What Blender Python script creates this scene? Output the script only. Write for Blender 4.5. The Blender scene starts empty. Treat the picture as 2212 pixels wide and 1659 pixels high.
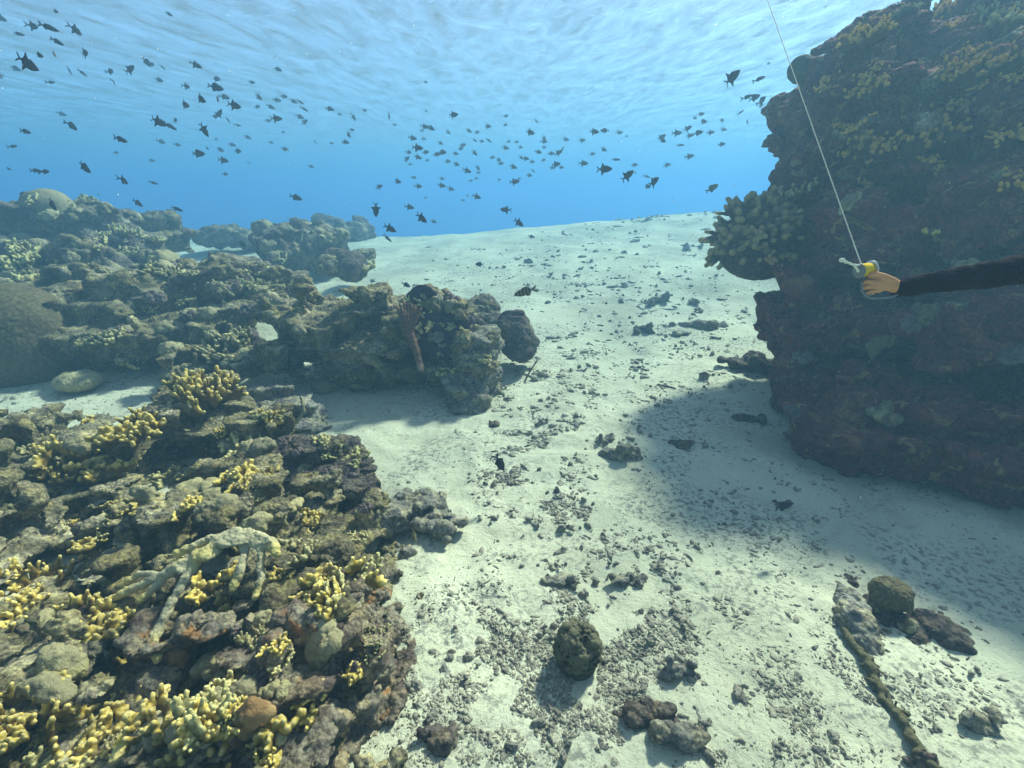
import bpy, math, random
import numpy as np
from mathutils import Vector, Matrix

SC = bpy.context.scene
COL = SC.collection
random.seed(7)
RNG = np.random.default_rng(11)

# ------------------------------------------------------------------ camera
F, CX, CY = 1000.0, 1106.0, 829.5            # focal length and centre in 2212 x 1659 picture units
PITCH = math.radians(21.3)
CAM = np.array([0.0, 0.0, 2.1])
cam_data = bpy.data.cameras.new("camera")
cam_data.sensor_width = 36.0
cam_data.lens = 36.0 * F / 2212.0
cam_data.clip_start = 0.05
cam_data.clip_end = 500.0
cam = bpy.data.objects.new("camera", cam_data)
cam.location = CAM
cam.rotation_euler = (math.radians(90) - PITCH, 0, 0)
COL.objects.link(cam)
SC.camera = cam

# ------------------------------------------------------------------ light
SUN_EL, SUN_AZ = math.radians(45), math.radians(39)      # azimuth clockwise from +y (ahead), so ahead and to the right
world = bpy.data.worlds.new("World")
SC.world = world
world.use_nodes = True
wn = world.node_tree.nodes
sky = wn.new("ShaderNodeTexSky")
sky.sky_type = 'NISHITA'
sky.sun_disc = False
sky.sun_elevation = SUN_EL
sky.sun_rotation = SUN_AZ
wn["Background"].inputs["Strength"].default_value = 0.065
world.node_tree.links.new(sky.outputs[0], wn["Background"].inputs["Color"])
sl = bpy.data.lights.new("sun", 'SUN')
sl.energy = 5.0
sl.angle = math.radians(5.0)      # the rippled surface spreads the beam
sl.color = (1.0, 0.91, 0.68)
sun = bpy.data.objects.new("sun", sl)
sd = Vector((math.sin(SUN_AZ) * math.cos(SUN_EL), math.cos(SUN_AZ) * math.cos(SUN_EL), math.sin(SUN_EL)))
sun.rotation_euler = (-sd).to_track_quat('-Z', 'Y').to_euler()
sun.location = (0, 0, 30)
COL.objects.link(sun)
SC.view_settings.view_transform = 'Standard'
SC.view_settings.look = 'None'
SC.view_settings.gamma = 1.0
SC.view_settings.exposure = 2.6
cy = SC.cycles
cy.use_denoising = True
cy.max_bounces = 5
cy.diffuse_bounces = 2
cy.glossy_bounces = 1
cy.transmission_bounces = 2
cy.transparent_max_bounces = 6
cy.volume_bounces = 2
cy.sample_clamp_indirect = 4.0
cy.caustics_reflective = False
cy.caustics_refractive = False

# ------------------------------------------------------------------ helpers: space
FWD = np.array([0, math.cos(PITCH), -math.sin(PITCH)])
UPV = np.array([0, math.sin(PITCH), math.cos(PITCH)])
RGT = np.array([1.0, 0, 0])


def ray(px, py):
    return FWD + RGT * ((px - CX) / F) - UPV * ((py - CY) / F)


def P(px, py, d):
    return CAM + ray(px, py) * d


# ------------------------------------------------------------------ helpers: noise
_perm = np.random.default_rng(3).permutation(256).astype(np.int64)
_perm = np.concatenate([_perm, _perm, _perm])
_grad = np.random.default_rng(4).normal(size=(256, 3))
_grad /= np.linalg.norm(_grad, axis=1)[:, None]


def perlin(p):
    p = np.asarray(p, dtype=np.float64)
    i = np.floor(p).astype(np.int64)
    f = p - i
    u = f * f * f * (f * (f * 6 - 15) + 10)
    i &= 255
    def g(dx, dy, dz):
        h = _perm[_perm[_perm[i[:, 0] + dx] + i[:, 1] + dy] + i[:, 2] + dz]
        v = _grad[h]
        return v[:, 0] * (f[:, 0] - dx) + v[:, 1] * (f[:, 1] - dy) + v[:, 2] * (f[:, 2] - dz)
    def lp(a, b, t):
        return a + (b - a) * t
    x0 = lp(g(0, 0, 0), g(1, 0, 0), u[:, 0])
    x1 = lp(g(0, 1, 0), g(1, 1, 0), u[:, 0])
    x2 = lp(g(0, 0, 1), g(1, 0, 1), u[:, 0])
    x3 = lp(g(0, 1, 1), g(1, 1, 1), u[:, 0])
    return lp(lp(x0, x1, u[:, 1]), lp(x2, x3, u[:, 1]), u[:, 2]) * 1.6


def fbm(p, octaves=4, gain=0.5):
    p = np.asarray(p, dtype=np.float64)
    r, a = 0.0, 1.0
    for k in range(octaves):
        r = r + a * perlin(p * (2.0 ** k) + 17.3 * k)
        a *= gain
    return r


_jit = np.random.default_rng(5).random((256, 3))


def worley(p):
    """distance to the nearest jittered cell point, and that cell's random number"""
    p = np.asarray(p, dtype=np.float64)
    i = np.floor(p).astype(np.int64)
    best = np.full(len(p), 9.0)
    cid = np.zeros(len(p), dtype=np.int64)
    for dx in (-1, 0, 1):
        for dy in (-1, 0, 1):
            for dz in (-1, 0, 1):
                c = i + np.array([dx, dy, dz])
                m = c & 255
                h = _perm[_perm[_perm[m[:, 0]] + m[:, 1]] + m[:, 2]]
                q = c + _jit[h] - p
                d = (q * q).sum(1)
                w = d < best
                best[w] = d[w]
                cid[w] = h[w]
    return np.sqrt(best), cid


def smooth(t):
    t = np.clip(t, 0, 1)
    return t * t * (3 - 2 * t)


# ------------------------------------------------------------------ terrain height
def H(x, y):
    x = np.asarray(x, dtype=np.float64)
    y = np.asarray(y, dtype=np.float64)
    s = smooth((y - 4.5) / 14.0)
    z = 0.8 * s + (np.where(x < -3, -3 + 0.15 * (x + 3), x) + 4.5) * 0.085 * s
    t = np.maximum(0, y - 18.5 - 0.05 * x)
    z = z - 8.0 * (1 - np.exp(-t * t * 0.012))
    q = np.stack([x.ravel(), y.ravel(), np.zeros(x.size)], 1)
    near = np.clip((9 - y.ravel()) / 5, 0, 1)
    n = near * (0.020 * perlin(q * 5.2 + 13) + 0.009 * perlin(q * 11.0 + 21)) + 0.07 * perlin(q * 0.45) + 0.035 * perlin(q * 1.3 + 5) + 0.012 * perlin(q * 3.1 + 9)
    return z + n.reshape(x.shape)


def Hs(x, y):
    return float(H(np.array([x]), np.array([y]))[0])


def G(px, py, dmax=40.0):
    """the point of the seabed seen at a picture position, and its depth"""
    ds = np.linspace(0.5, dmax, 1600)
    pts = CAM[None] + ray(px, py)[None] * ds[:, None]
    below = pts[:, 2] < H(pts[:, 0], pts[:, 1])
    if not below.any():
        return pts[-1], ds[-1]
    k = int(np.argmax(below))
    return pts[k], ds[k]


# ------------------------------------------------------------------ helpers: objects and meshes
def tag(o, label=None, cat=None, group=None, kind=None):
    if label: o["label"] = label
    if cat: o["category"] = cat
    if group: o["group"] = group
    if kind: o["kind"] = kind
    return o


def mesh_np(name, V, Fq, mat=None, parent=None, attrs=None, flat=False):
    """link one mesh object from arrays; Fq is (n,3) or (n,4), or a list of such arrays"""
    me = bpy.data.meshes.new(name)
    V = np.asarray(V, dtype=np.float32)
    Fs = Fq if isinstance(Fq, list) else [Fq]
    Fs = [np.asarray(a, dtype=np.int32) for a in Fs if len(a)]
    me.vertices.add(len(V))
    me.vertices.foreach_set("co", V.ravel())
    loops = np.concatenate([a.ravel() for a in Fs])
    tot = np.concatenate([np.full(len(a), a.shape[1], dtype=np.int32) for a in Fs])
    start = np.concatenate([[0], np.cumsum(tot)[:-1]]).astype(np.int32)
    me.loops.add(len(loops))
    me.loops.foreach_set("vertex_index", loops)
    me.polygons.add(len(tot))
    me.polygons.foreach_set("loop_start", start)
    me.polygons.foreach_set("loop_total", tot)
    me.update(calc_edges=True)
    me.validate()
    if not flat:
        me.polygons.foreach_set("use_smooth", np.ones(len(me.polygons), dtype=bool))
    for k, a in (attrs or {}).items():
        at = me.attributes.new(k, 'FLOAT', 'POINT')
        at.data.foreach_set("value", np.asarray(a, dtype=np.float32))
    if mat: me.materials.append(mat)
    o = bpy.data.objects.new(name, me)
    COL.objects.link(o)
    if parent: o.parent = parent
    return o


def empty(name, loc):
    o = bpy.data.objects.new(name, None)
    o.location = loc
    o.empty_display_size = 0.1
    COL.objects.link(o)
    return o


def surface_nets(f, org, h):
    """mesh of the zero level of a sampled field (negative inside)"""
    nx, ny, nz = f.shape
    ins = f < 0
    c = [ins[dx:nx - 1 + dx, dy:ny - 1 + dy, dz:nz - 1 + dz] for dx in (0, 1) for dy in (0, 1) for dz in (0, 1)]
    s = sum(a.astype(np.int8) for a in c)
    act = (s > 0) & (s < 8)
    idx = np.argwhere(act)
    if len(idx) == 0:
        return np.zeros((0, 3)), np.zeros((0, 4), int)
    num = -np.ones(act.shape, dtype=np.int64)
    num[act] = np.arange(len(idx))
    acc = np.zeros((len(idx), 3))
    cnt = np.zeros(len(idx))
    corners = [(dx, dy, dz) for dx in (0, 1) for dy in (0, 1) for dz in (0, 1)]
    val = {cc: f[idx[:, 0] + cc[0], idx[:, 1] + cc[1], idx[:, 2] + cc[2]] for cc in corners}
    for a in corners:
        for ax in range(3):
            if a[ax] == 0:
                b = list(a); b[ax] = 1; b = tuple(b)
                va, vb = val[a], val[b]
                m = (va < 0) != (vb < 0)
                t = np.where(m, va / np.where(m, va - vb, 1), 0)
                p = np.array(a, dtype=float)[None].repeat(len(idx), 0)
                p[:, ax] = t
                acc[m] += p[m]
                cnt[m] += 1
    V = (idx + acc / np.maximum(cnt, 1)[:, None]) * h + org
    quads = []
    for ax in range(3):
        sl0 = [slice(1, n - 1) for n in (nx, ny, nz)]
        sl1 = list(sl0)
        sl0[ax] = slice(0, (nx, ny, nz)[ax] - 1)
        sl1[ax] = slice(1, (nx, ny, nz)[ax])
        a, b = ins[tuple(sl0)], ins[tuple(sl1)]
        e = np.argwhere(a != b)
        off = np.array([1, 1, 1]); off[ax] = 0
        g = e + off
        u, w = [(1, 2), (2, 0), (0, 1)][ax]
        du = np.zeros(3, int); du[u] = 1
        dw = np.zeros(3, int); dw[w] = 1
        q = np.stack([num[tuple((g - du - dw).T)], num[tuple((g - dw).T)], num[tuple(g.T)], num[tuple((g - du).T)]], 1)
        flip = ~a[tuple(e.T)]
        q[flip] = q[flip][:, ::-1]
        quads.append(q)
    Q = np.concatenate(quads)
    Q = Q[(Q >= 0).all(1)]
    return V, Q


def rotm(ax, ay, az):
    return np.array(Matrix.Rotation(az, 3, 'Z') @ Matrix.Rotation(ay, 3, 'Y') @ Matrix.Rotation(ax, 3, 'X'))


class SDF:
    """a solid put together from ellipsoids and tapered capsules, then meshed as one continuous surface"""

    def __init__(self, k=0.05):
        self.pr = []
        self.k = k

    def ball(self, c, r, R=None, k=None, cut=False):
        r = np.array([r, r, r], float) if np.isscalar(r) else np.array(r, float)
        self.pr.append(('b', np.array(c, float), r, R, k, cut))
        return self

    def cap(self, a, b, ra, rb=None, k=None, flat=None):
        self.pr.append(('c', np.array(a, float), np.array(b, float), ra, ra if rb is None else rb, k))
        return self

    def mesh(self, h, clip_z=None, noise=None):
        lo, hi = np.full(3, 1e9), np.full(3, -1e9)
        for p in self.pr:
            if p[0] == 'b':
                if p[5]: continue
                m = p[2].max() if p[3] is not None else p[2]
                lo = np.minimum(lo, p[1] - m); hi = np.maximum(hi, p[1] + m)
            else:
                m = max(p[3], p[4])
                lo = np.minimum(lo, np.minimum(p[1], p[2]) - m); hi = np.maximum(hi, np.maximum(p[1], p[2]) + m)
        pad = 3 * h + self.k + (noise[0] * 1.5 if noise else 0)
        lo -= pad; hi += pad
        if clip_z is not None: lo[2] = max(lo[2], clip_z)
        n = np.maximum(np.ceil((hi - lo) / h).astype(int) + 1, 4)
        f = np.full(n, 1.0, dtype=np.float64)
        ax = [lo[i] + h * np.arange(n[i]) for i in range(3)]
        for p in self.pr:
            kk = self.k if p[-2 if p[0] == 'b' else -1] is None else p[-2 if p[0] == 'b' else -1]
            if p[0] == 'b':
                m = (np.full(3, p[2].max()) if p[3] is not None else p[2])
                a, b = p[1] - m, p[1] + m
            else:
                m = max(p[3], p[4])
                a, b = np.minimum(p[1], p[2]) - m, np.maximum(p[1], p[2]) + m
            mg = kk + 4 * h + (noise[0] * 1.5 if noise else 0)
            i0 = np.clip(np.floor((a - mg - lo) / h).astype(int), 0, n)
            i1 = np.clip(np.ceil((b + mg - lo) / h).astype(int) + 1, 0, n)
            if (i1 <= i0).any(): continue
            X = ax[0][i0[0]:i1[0]][:, None, None]
            Y = ax[1][i0[1]:i1[1]][None, :, None]
            Z = ax[2][i0[2]:i1[2]][None, None, :]
            if p[0] == 'b':
                dx, dy, dz = X - p[1][0], Y - p[1][1], Z - p[1][2]
                if p[3] is not None:
                    R = p[3]
                    dx, dy, dz = (R[0, 0] * dx + R[1, 0] * dy + R[2, 0] * dz, R[0, 1] * dx + R[1, 1] * dy + R[2, 1] * dz,
                                  R[0, 2] * dx + R[1, 2] * dy + R[2, 2] * dz)
                r = p[2]
                k0 = np.sqrt((dx / r[0]) ** 2 + (dy / r[1]) ** 2 + (dz / r[2]) ** 2)
                k1 = np.sqrt((dx / r[0] ** 2) ** 2 + (dy / r[1] ** 2) ** 2 + (dz / r[2] ** 2) ** 2)
                d = np.where(k1 > 1e-9, k0 * (k0 - 1) / np.maximum(k1, 1e-9), -r.min())
            else:
                A, B = p[1], p[2]
                ba = B - A
                L = max(float(ba @ ba), 1e-12)
                t = np.clip(((X - A[0]) * ba[0] + (Y - A[1]) * ba[1] + (Z - A[2]) * ba[2]) / L, 0, 1)
                d = np.sqrt((X - A[0] - t * ba[0]) ** 2 + (Y - A[1] - t * ba[1]) ** 2 + (Z - A[2] - t * ba[2]) ** 2) - (p[3] + (p[4] - p[3]) * t)
            S = f[i0[0]:i1[0], i0[1]:i1[1], i0[2]:i1[2]]
            if p[0] == 'b' and p[5]:
                hh = np.clip(0.5 - 0.5 * (S + d) / kk, 0, 1)
                S[...] = S + (-d - S) * hh + kk * hh * (1 - hh)
            else:
                hh = np.clip(0.5 + 0.5 * (S - d) / kk, 0, 1)
                S[...] = S + (d - S) * hh - kk * hh * (1 - hh)
        if noise:
            amp, fr = noise[0], noise[1]
            near = np.abs(f) < amp * 2.2 + 3 * h
            ii = np.argwhere(near)
            pts = lo + ii * h
            v = fbm(pts * fr + 31.7, 3)
            bl = np.abs(perlin(pts * np.array([1, 1, 1.7]) * fr * 1.9 + 3.3))        # lobes parted by clefts
            f[near] += amp * (v * 0.85 + 0.55 * (0.30 - bl) * 1.6)
        return surface_nets(f, lo, h)


def normals(V, Q):
    n = np.zeros_like(V)
    a, b, c = V[Q[:, 0]], V[Q[:, 1]], V[Q[:, 2]]
    fn = np.cross(b - a, V[Q[:, -1]] - a) + (np.cross(c - b, V[Q[:, -1]] - b) if Q.shape[1] == 4 else 0)
    for k in range(Q.shape[1]):
        np.add.at(n, Q[:, k], fn)
    return n / np.maximum(np.linalg.norm(n, axis=1), 1e-12)[:, None]


def crust(V, Q, lumps=((0.16, 0.05), (0.06, 0.022)), rough=0.012, seed=0.0):
    """grow the knobs and pits of encrusting coral on a bare rock surface; returns the new points and a cavity value"""
    cav = np.zeros(len(V))
    for size, amp in lumps:
        n = normals(V, Q)
        w, cid = worley((V + 0.35 * size * np.stack([perlin(V / size * 0.6 + 3), perlin(V / size * 0.6 + 7), perlin(V / size * 0.6 + 11)], 1)) / size + seed)
        hgt = np.clip(1 - w * w * 1.6, -0.4, 1)
        m = 0.5 + 0.5 * np.clip(perlin(V / size * 0.22 + seed + 40) * 1.7, -1, 1)
        V = V + n * (amp * (hgt - 0.35) * m * (0.6 + 0.8 * (cid[:] % 17) / 16.0))[:, None]
        cav += hgt * m
    n = normals(V, Q)
    V = V + n * (rough * fbm(V * 22.0 + seed, 3))[:, None]
    return V, cav / len(lumps)


# ------------------------------------------------------------------ helpers: materials
def new_mat(name):
    m = bpy.data.materials.new(name)
    m.use_nodes = True
    nt = m.node_tree
    b = nt.nodes["Principled BSDF"]
    b.inputs["Roughness"].default_value = 0.85
    b.inputs["Specular IOR Level"].default_value = 0.065
    return m, nt, b


def N(nt, kind, **kw):
    n = nt.nodes.new(kind)
    for k, v in kw.items():
        if k in n.inputs: n.inputs[k].default_value = v
        else: setattr(n, k, v)
    return n


def noise_tex(nt, co, scale, detail=4, rough=0.6, dist=0.0):
    n = N(nt, "ShaderNodeTexNoise", Scale=scale, Detail=detail, Roughness=rough, Distortion=dist)
    nt.links.new(co, n.inputs["Vector"])
    return n.outputs["Fac"]


def ramp(nt, fac, stops):
    r = nt.nodes.new("ShaderNodeValToRGB")
    el = r.color_ramp.elements
    while len(el) < len(stops): el.new(0.5)
    for e, (p, c) in zip(el, stops):
        e.position = p
        e.color = (*c, 1) if len(c) == 3 else c
    nt.links.new(fac, r.inputs[0])
    return r.outputs[0]


def mix(nt, fac, a, b, mode='MIX'):
    m = nt.nodes.new("ShaderNodeMix")
    m.data_type = 'RGBA'
    m.blend_type = mode
    for sock, v in ((m.inputs[0], fac), (m.inputs[6], a), (m.inputs[7], b)):
        if hasattr(v, "is_linked"): nt.links.new(v, sock)
        elif isinstance(v, (int, float)): sock.default_value = v
        else: sock.default_value = (*v, 1)
    return m.outputs[2]


def bump(nt, b, hgt, strength=0.5, dist=0.02, prev=None):
    n = N(nt, "ShaderNodeBump", Strength=strength, Distance=dist)
    nt.links.new(hgt, n.inputs["Height"])
    if prev is not None: nt.links.new(prev, n.inputs["Normal"])
    nt.links.new(n.outputs[0], b.inputs["Normal"])
    return n.outputs[0]


def obj_co(nt):
    return nt.nodes.new("ShaderNodeNewGeometry").outputs["Position"]


def reef_mat(name, cols, patch=None, scale=1.0, bumpd=0.02, knob=45.0):
    """encrusted rock: blotches of several growths, fine speckle, knobbly bump"""
    m, nt, b = new_mat(name)
    co = obj_co(nt)
    big = noise_tex(nt, co, 3.2 * scale, 5, 0.65, 0.6)
    c = ramp(nt, big, [(0.30 + 0.40 * i / max(1, len(cols) - 1), k) for i, k in enumerate(cols)])
    fine = noise_tex(nt, co, 38 * scale, 3, 0.7)
    c = mix(nt, ramp(nt, fine, [(0.40, (0, 0, 0)), (0.62, (1, 1, 1))]), c, mix(nt, 1.0, c, (0.45, 0.42, 0.45), 'MULTIPLY'))
    vo = N(nt, "ShaderNodeTexVoronoi", Scale=14 * scale, Randomness=1.0)
    nt.links.new(co, vo.inputs["Vector"])
    sep = nt.nodes.new("ShaderNodeSeparateColor")
    nt.links.new(vo.outputs["Color"], sep.inputs[0])
    tint = ramp(nt, sep.outputs[0], [(0.0, (0.62, 0.6, 0.66)), (0.5, (1, 1, 1)), (0.82, (1.25, 1.2, 1.0)), (1.0, (1.5, 1.42, 1.15))])
    c = mix(nt, 1.0, c, tint, 'MULTIPLY')
    for k, (pc, lo, sc_) in enumerate(patch or []):
        f = ramp(nt, noise_tex(nt, co, sc_, 4, 0.6, 0.4 + k), [(lo, (0, 0, 0)), (lo + 0.05, (1, 1, 1))])
        c = mix(nt, f, c, pc)
    nt.links.new(c, b.inputs["Base Color"])
    v2 = N(nt, "ShaderNodeTexVoronoi", Scale=knob * scale, Randomness=1.0)
    nt.links.new(co, v2.inputs["Vector"])
    hm = N(nt, "ShaderNodeMath", operation='SUBTRACT')
    hm.inputs[0].default_value = 1.0
    nt.links.new(v2.outputs["Distance"], hm.inputs[1])
    p = bump(nt, b, hm.outputs[0], 0.55, bumpd)
    bump(nt, b, noise_tex(nt, co, 90 * scale, 4, 0.7), 0.6, bumpd * 0.5, p)
    return m

# ================================================================== THE SETTING
SURF = 7.2
# --- seabed: one sheet out to far beyond the drop-off
m_sand, nt, b = new_mat("sand")
co = obj_co(nt)
base = ramp(nt, noise_tex(nt, co, 0.9, 5, 0.6, 0.4), [(0.30, (0.37, 0.355, 0.245)), (0.5, (0.47, 0.45, 0.315)), (0.72, (0.54, 0.52, 0.37))])
grit = noise_tex(nt, co, 60, 3, 0.75)
c = mix(nt, ramp(nt, grit, [(0.60, (0, 0, 0)), (0.70, (1, 1, 1))]), base, (0.16, 0.155, 0.14))
rub = noise_tex(nt, co, 1.1, 4, 0.65, 0.8)
spk = noise_tex(nt, co, 26, 3, 0.7)
mm = N(nt, "ShaderNodeMath", operation='MULTIPLY')
nt.links.new(ramp(nt, rub, [(0.44, (0, 0, 0)), (0.58, (1, 1, 1))]), mm.inputs[0])
nt.links.new(ramp(nt, spk, [(0.50, (0, 0, 0)), (0.60, (1, 1, 1))]), mm.inputs[1])
c = mix(nt, mm.outputs[0], c, (0.19, 0.18, 0.145))
nt.links.new(c, b.inputs["Base Color"])
p = bump(nt, b, noise_tex(nt, co, 9, 4, 0.6, 0.5), 0.5, 0.04)
p = bump(nt, b, noise_tex(nt, co, 45, 4, 0.7), 0.55, 0.012, p)
k = 5.7
u = np.linspace(-1, 1, 560)
gx = 160 * np.sinh(k * u) / math.sinh(k)
v = np.linspace(-1, 1, 560)
gy = 4.0 + 160 * np.sinh(k * v) / math.sinh(k)
X, Y = np.meshgrid(gx, gy, indexing='ij')
Z = H(X, Y)
idx = np.arange(560 * 560).reshape(560, 560)
Q = np.stack([idx[:-1, :-1], idx[1:, :-1], idx[1:, 1:], idx[:-1, 1:]], -1).reshape(-1, 4)
seabed = mesh_np("seabed", np.stack([X, Y, Z], -1).reshape(-1, 3), Q, m_sand)
tag(seabed, "pale sand seabed sloping up to a drop off edge", "seabed", kind="structure")

# --- the rippled underside of the sea
m_surf = bpy.data.materials.new("sea_surface")
m_surf.use_nodes = True
nt = m_surf.node_tree
nt.nodes.clear()
out = nt.nodes.new("ShaderNodeOutputMaterial")
geo = obj_co(nt)
mp = N(nt, "ShaderNodeMapping")
mp.inputs["Rotation"].default_value = (0, 0, math.radians(-10))
mp.inputs["Scale"].default_value = (1.2, 0.50, 1.0)
nt.links.new(geo, mp.inputs["Vector"])
wv = noise_tex(nt, mp.outputs[0], 0.95, 8, 0.66, 1.3)
wv2 = noise_tex(nt, mp.outputs[0], 0.5, 3, 0.5, 0.6)
tr = N(nt, "ShaderNodeBsdfTransparent")
tcol = ramp(nt, wv, [(0.34, (0.60, 0.62, 0.63)), (0.5, (0.88, 0.89, 0.90)), (0.66, (1.0, 1.0, 1.0))])  # light and dark patches put into the tint to dapple the sand below
nt.links.new(tcol, tr.inputs["Color"])
tl = N(nt, "ShaderNodeBsdfTranslucent", Color=(0.09, 0.08, 0.075, 1))
bp = N(nt, "ShaderNodeBump", Strength=1.0, Distance=0.45)
nt.links.new(wv, bp.inputs["Height"])
nt.links.new(bp.outputs[0], tl.inputs["Normal"])
gl = N(nt, "ShaderNodeBsdfGlossy", Roughness=0.22, Color=(0.46, 0.37, 0.31, 1))     # beyond the critical angle the surface mirrors the water below
nt.links.new(bp.outputs[0], gl.inputs["Normal"])
m1 = N(nt, "ShaderNodeMixShader", Fac=0.5)
nt.links.new(gl.outputs[0], m1.inputs[1])
nt.links.new(tl.outputs[0], m1.inputs[2])
lw = N(nt, "ShaderNodeLayerWeight", Blend=0.5)
nt.links.new(bp.outputs[0], lw.inputs["Normal"])
fr = ramp(nt, lw.outputs["Facing"], [(0.20, (0.06, 0.06, 0.06)), (0.36, (0.16, 0.16, 0.16)), (0.48, (0.93, 0.93, 0.93)), (0.92, (0.97, 0.97, 0.97))])
ms = N(nt, "ShaderNodeMixShader")
nt.links.new(fr, ms.inputs[0])
nt.links.new(tr.outputs[0], ms.inputs[1])
nt.links.new(m1.outputs[0], ms.inputs[2])
nt.links.new(ms.outputs[0], out.inputs["Surface"])
n = 260
u = np.linspace(-1, 1, n)
g = 165 * np.sinh(4.0 * u) / math.sinh(4.0)
X, Y = np.meshgrid(g, g + 8, indexing='ij')
q = np.stack([X.ravel() * 0.4, Y.ravel(), 0 * X.ravel()], 1)
Z = SURF + (0.07 * perlin(q * 0.35) + 0.04 * perlin(q * 0.9 + 3)).reshape(X.shape)
idx = np.arange(n * n).reshape(n, n)
Q = np.stack([idx[:-1, :-1], idx[1:, :-1], idx[1:, 1:], idx[:-1, 1:]], -1).reshape(-1, 4)
surf = mesh_np("sea_surface", np.stack([X, Y, Z], -1).reshape(-1, 3), Q, m_surf)
tag(surf, "rippled underside of the sea surface, pale and bright overhead", "sea surface", kind="structure")

# --- the water itself: one closed box of even density
m_haze = bpy.data.materials.new("sea_water")
m_haze.use_nodes = True
nt = m_haze.node_tree
nt.nodes.clear()
out = nt.nodes.new("ShaderNodeOutputMaterial")
pv = nt.nodes.new("ShaderNodeVolumePrincipled")
pv.inputs["Color"].default_value = (0.066, 0.138, 0.208, 1)
pv.inputs["Absorption Color"].default_value = (0.0, 0.15, 0.4, 1)
pv.inputs["Density"].default_value = 0.059
pv.inputs["Anisotropy"].default_value = 0.25
nt.links.new(pv.outputs[0], out.inputs["Volume"])
bx, zt, zb = 152.0, SURF - 0.25, -9.8
BV = [(sx * bx, 4 + sy * bx, z) for z in (zb, zt) for sx, sy in ((-1, -1), (1, -1), (1, 1), (-1, 1))]
BF = np.array([(3, 2, 1, 0), (4, 5, 6, 7), (0, 1, 5, 4), (1, 2, 6, 5), (2, 3, 7, 6), (3, 0, 4, 7)])
haze = mesh_np("haze", BV, BF, m_haze, flat=True)
tag(haze, "blue sea water that fades far reef and fish", "water haze", kind="stuff")

# ================================================================== REEF ROCKS
from mathutils.bvhtree import BVHTree
SOLID = []          # every rock built so far, for finding the point that lies under a picture position


def unit(v):
    v = np.asarray(v, float)
    return v / max(np.linalg.norm(v), 1e-9)


def solid(V, Q):
    SOLID.append(BVHTree.FromPolygons([tuple(v) for v in V], [tuple(int(i) for i in q) for q in Q]))


def S(px, py):
    """nearest surface (rock or seabed) at a picture position: point, normal, depth"""
    r = ray(px, py)
    L = float(np.linalg.norm(r))
    o, dr = Vector(CAM), Vector(r / L)
    p, d = G(px, py)
    best = (np.array(p), np.array([0, 0, 1.0]), d)
    for t in SOLID:
        h = t.ray_cast(o, dr, 60)
        if h[0] is not None and h[3] / L < best[2]:
            best = (np.array(h[0]), np.array(h[1]), h[3] / L)
    return best


def place(name, V, Q, mat, loc, attrs=None, parent=None):
    loc = np.array(loc, float)
    o = mesh_np(name, V - loc, Q, mat, parent, attrs)
    o.location = loc
    return o


def rock(name, label, cat, balls, mat, h, k=0.2, noise=(0.12, 1.2), lumps=((0.16, 0.05), (0.06, 0.022)), rough=0.012,
         seed=0.0, cuts=(), group=None, keep=True, ds=1.0, thick=0.0, step=0.0, dip=0.0, ts=0.88):
    """balls: (px, py, depth, half width px, half height px, half depth m)"""
    s = SDF(k)
    balls = [(a, b_, d * ds, rx, ry, rz) for (a, b_, d, rx, ry, rz) in balls]
    for (px, py, d, rx, ry, rz) in balls:
        s.ball(P(px, py, d), (rx * d / F, rz, ry * d / F))
        if thick: s.ball(P(px, py, d) + np.array([0, 0.12, -thick]), (rx * d / F * 1.05, rz + 0.1, thick * 1.1))
    if cuts:        # hollows: found on a coarse first surface, then dug level into the rock
        Vc, Qc = s.mesh(h * 2.2, noise=noise)
        bv = BVHTree.FromPolygons([tuple(v) for v in Vc], [tuple(int(i) for i in q) for q in Qc])
        for (px, py, rx, ry, rz) in cuts:
            r = ray(px, py); L = float(np.linalg.norm(r))
            hit = bv.ray_cast(Vector(CAM), Vector(r / L), 60)
            if hit[0] is None: continue
            d = hit[3] / L
            t = unit(np.array([r[0], r[1], -0.12]))
            x = unit(np.cross(t, np.array([0, 0, 1.0]))); z = np.cross(x, t)
            s.ball(np.array(hit[0]) + t * rz * 0.62, (rx * d / F, rz, ry * d / F * 1.15), R=np.stack([x, t, z], 1), cut=True, k=0.05)
    V, Q = s.mesh(h, noise=noise)
    if step:        # ledges: gentle slopes become flat tops over steep fronts
        w = 0.55 * step * perlin(V * (0.55 / step) * np.array([1, 1, 0.6]) + seed) + dip * V[:, 0]
        ph = (V[:, 2] + w) / step
        fl = np.floor(ph); fr = ph - fl
        V = V.copy()
        zt = step * (fl + smooth((fr - 0.5) / 0.42 + 0.5)) - w
        V[:, 2] = V[:, 2] * (1 - ts) + zt * ts
        n_ = normals(V, Q)      # tops overhang their fronts a little
        lip = np.exp(-((fr - 0.74) / 0.13) ** 2) - 0.8 * np.exp(-((fr - 0.36) / 0.16) ** 2)
        side_ = np.stack([n_[:, 0], n_[:, 1], 0 * n_[:, 0]], 1)
        V = V + side_ * (0.30 * ts * step * lip)[:, None]
    V, cav = crust(V, Q, lumps, rough, seed)
    if keep: solid(V, Q)
    c = V.mean(0)
    c[2] = Hs(c[0], c[1])
    o = place(name, V, Q, mat, c)
    return tag(o, label, cat, group)


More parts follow.
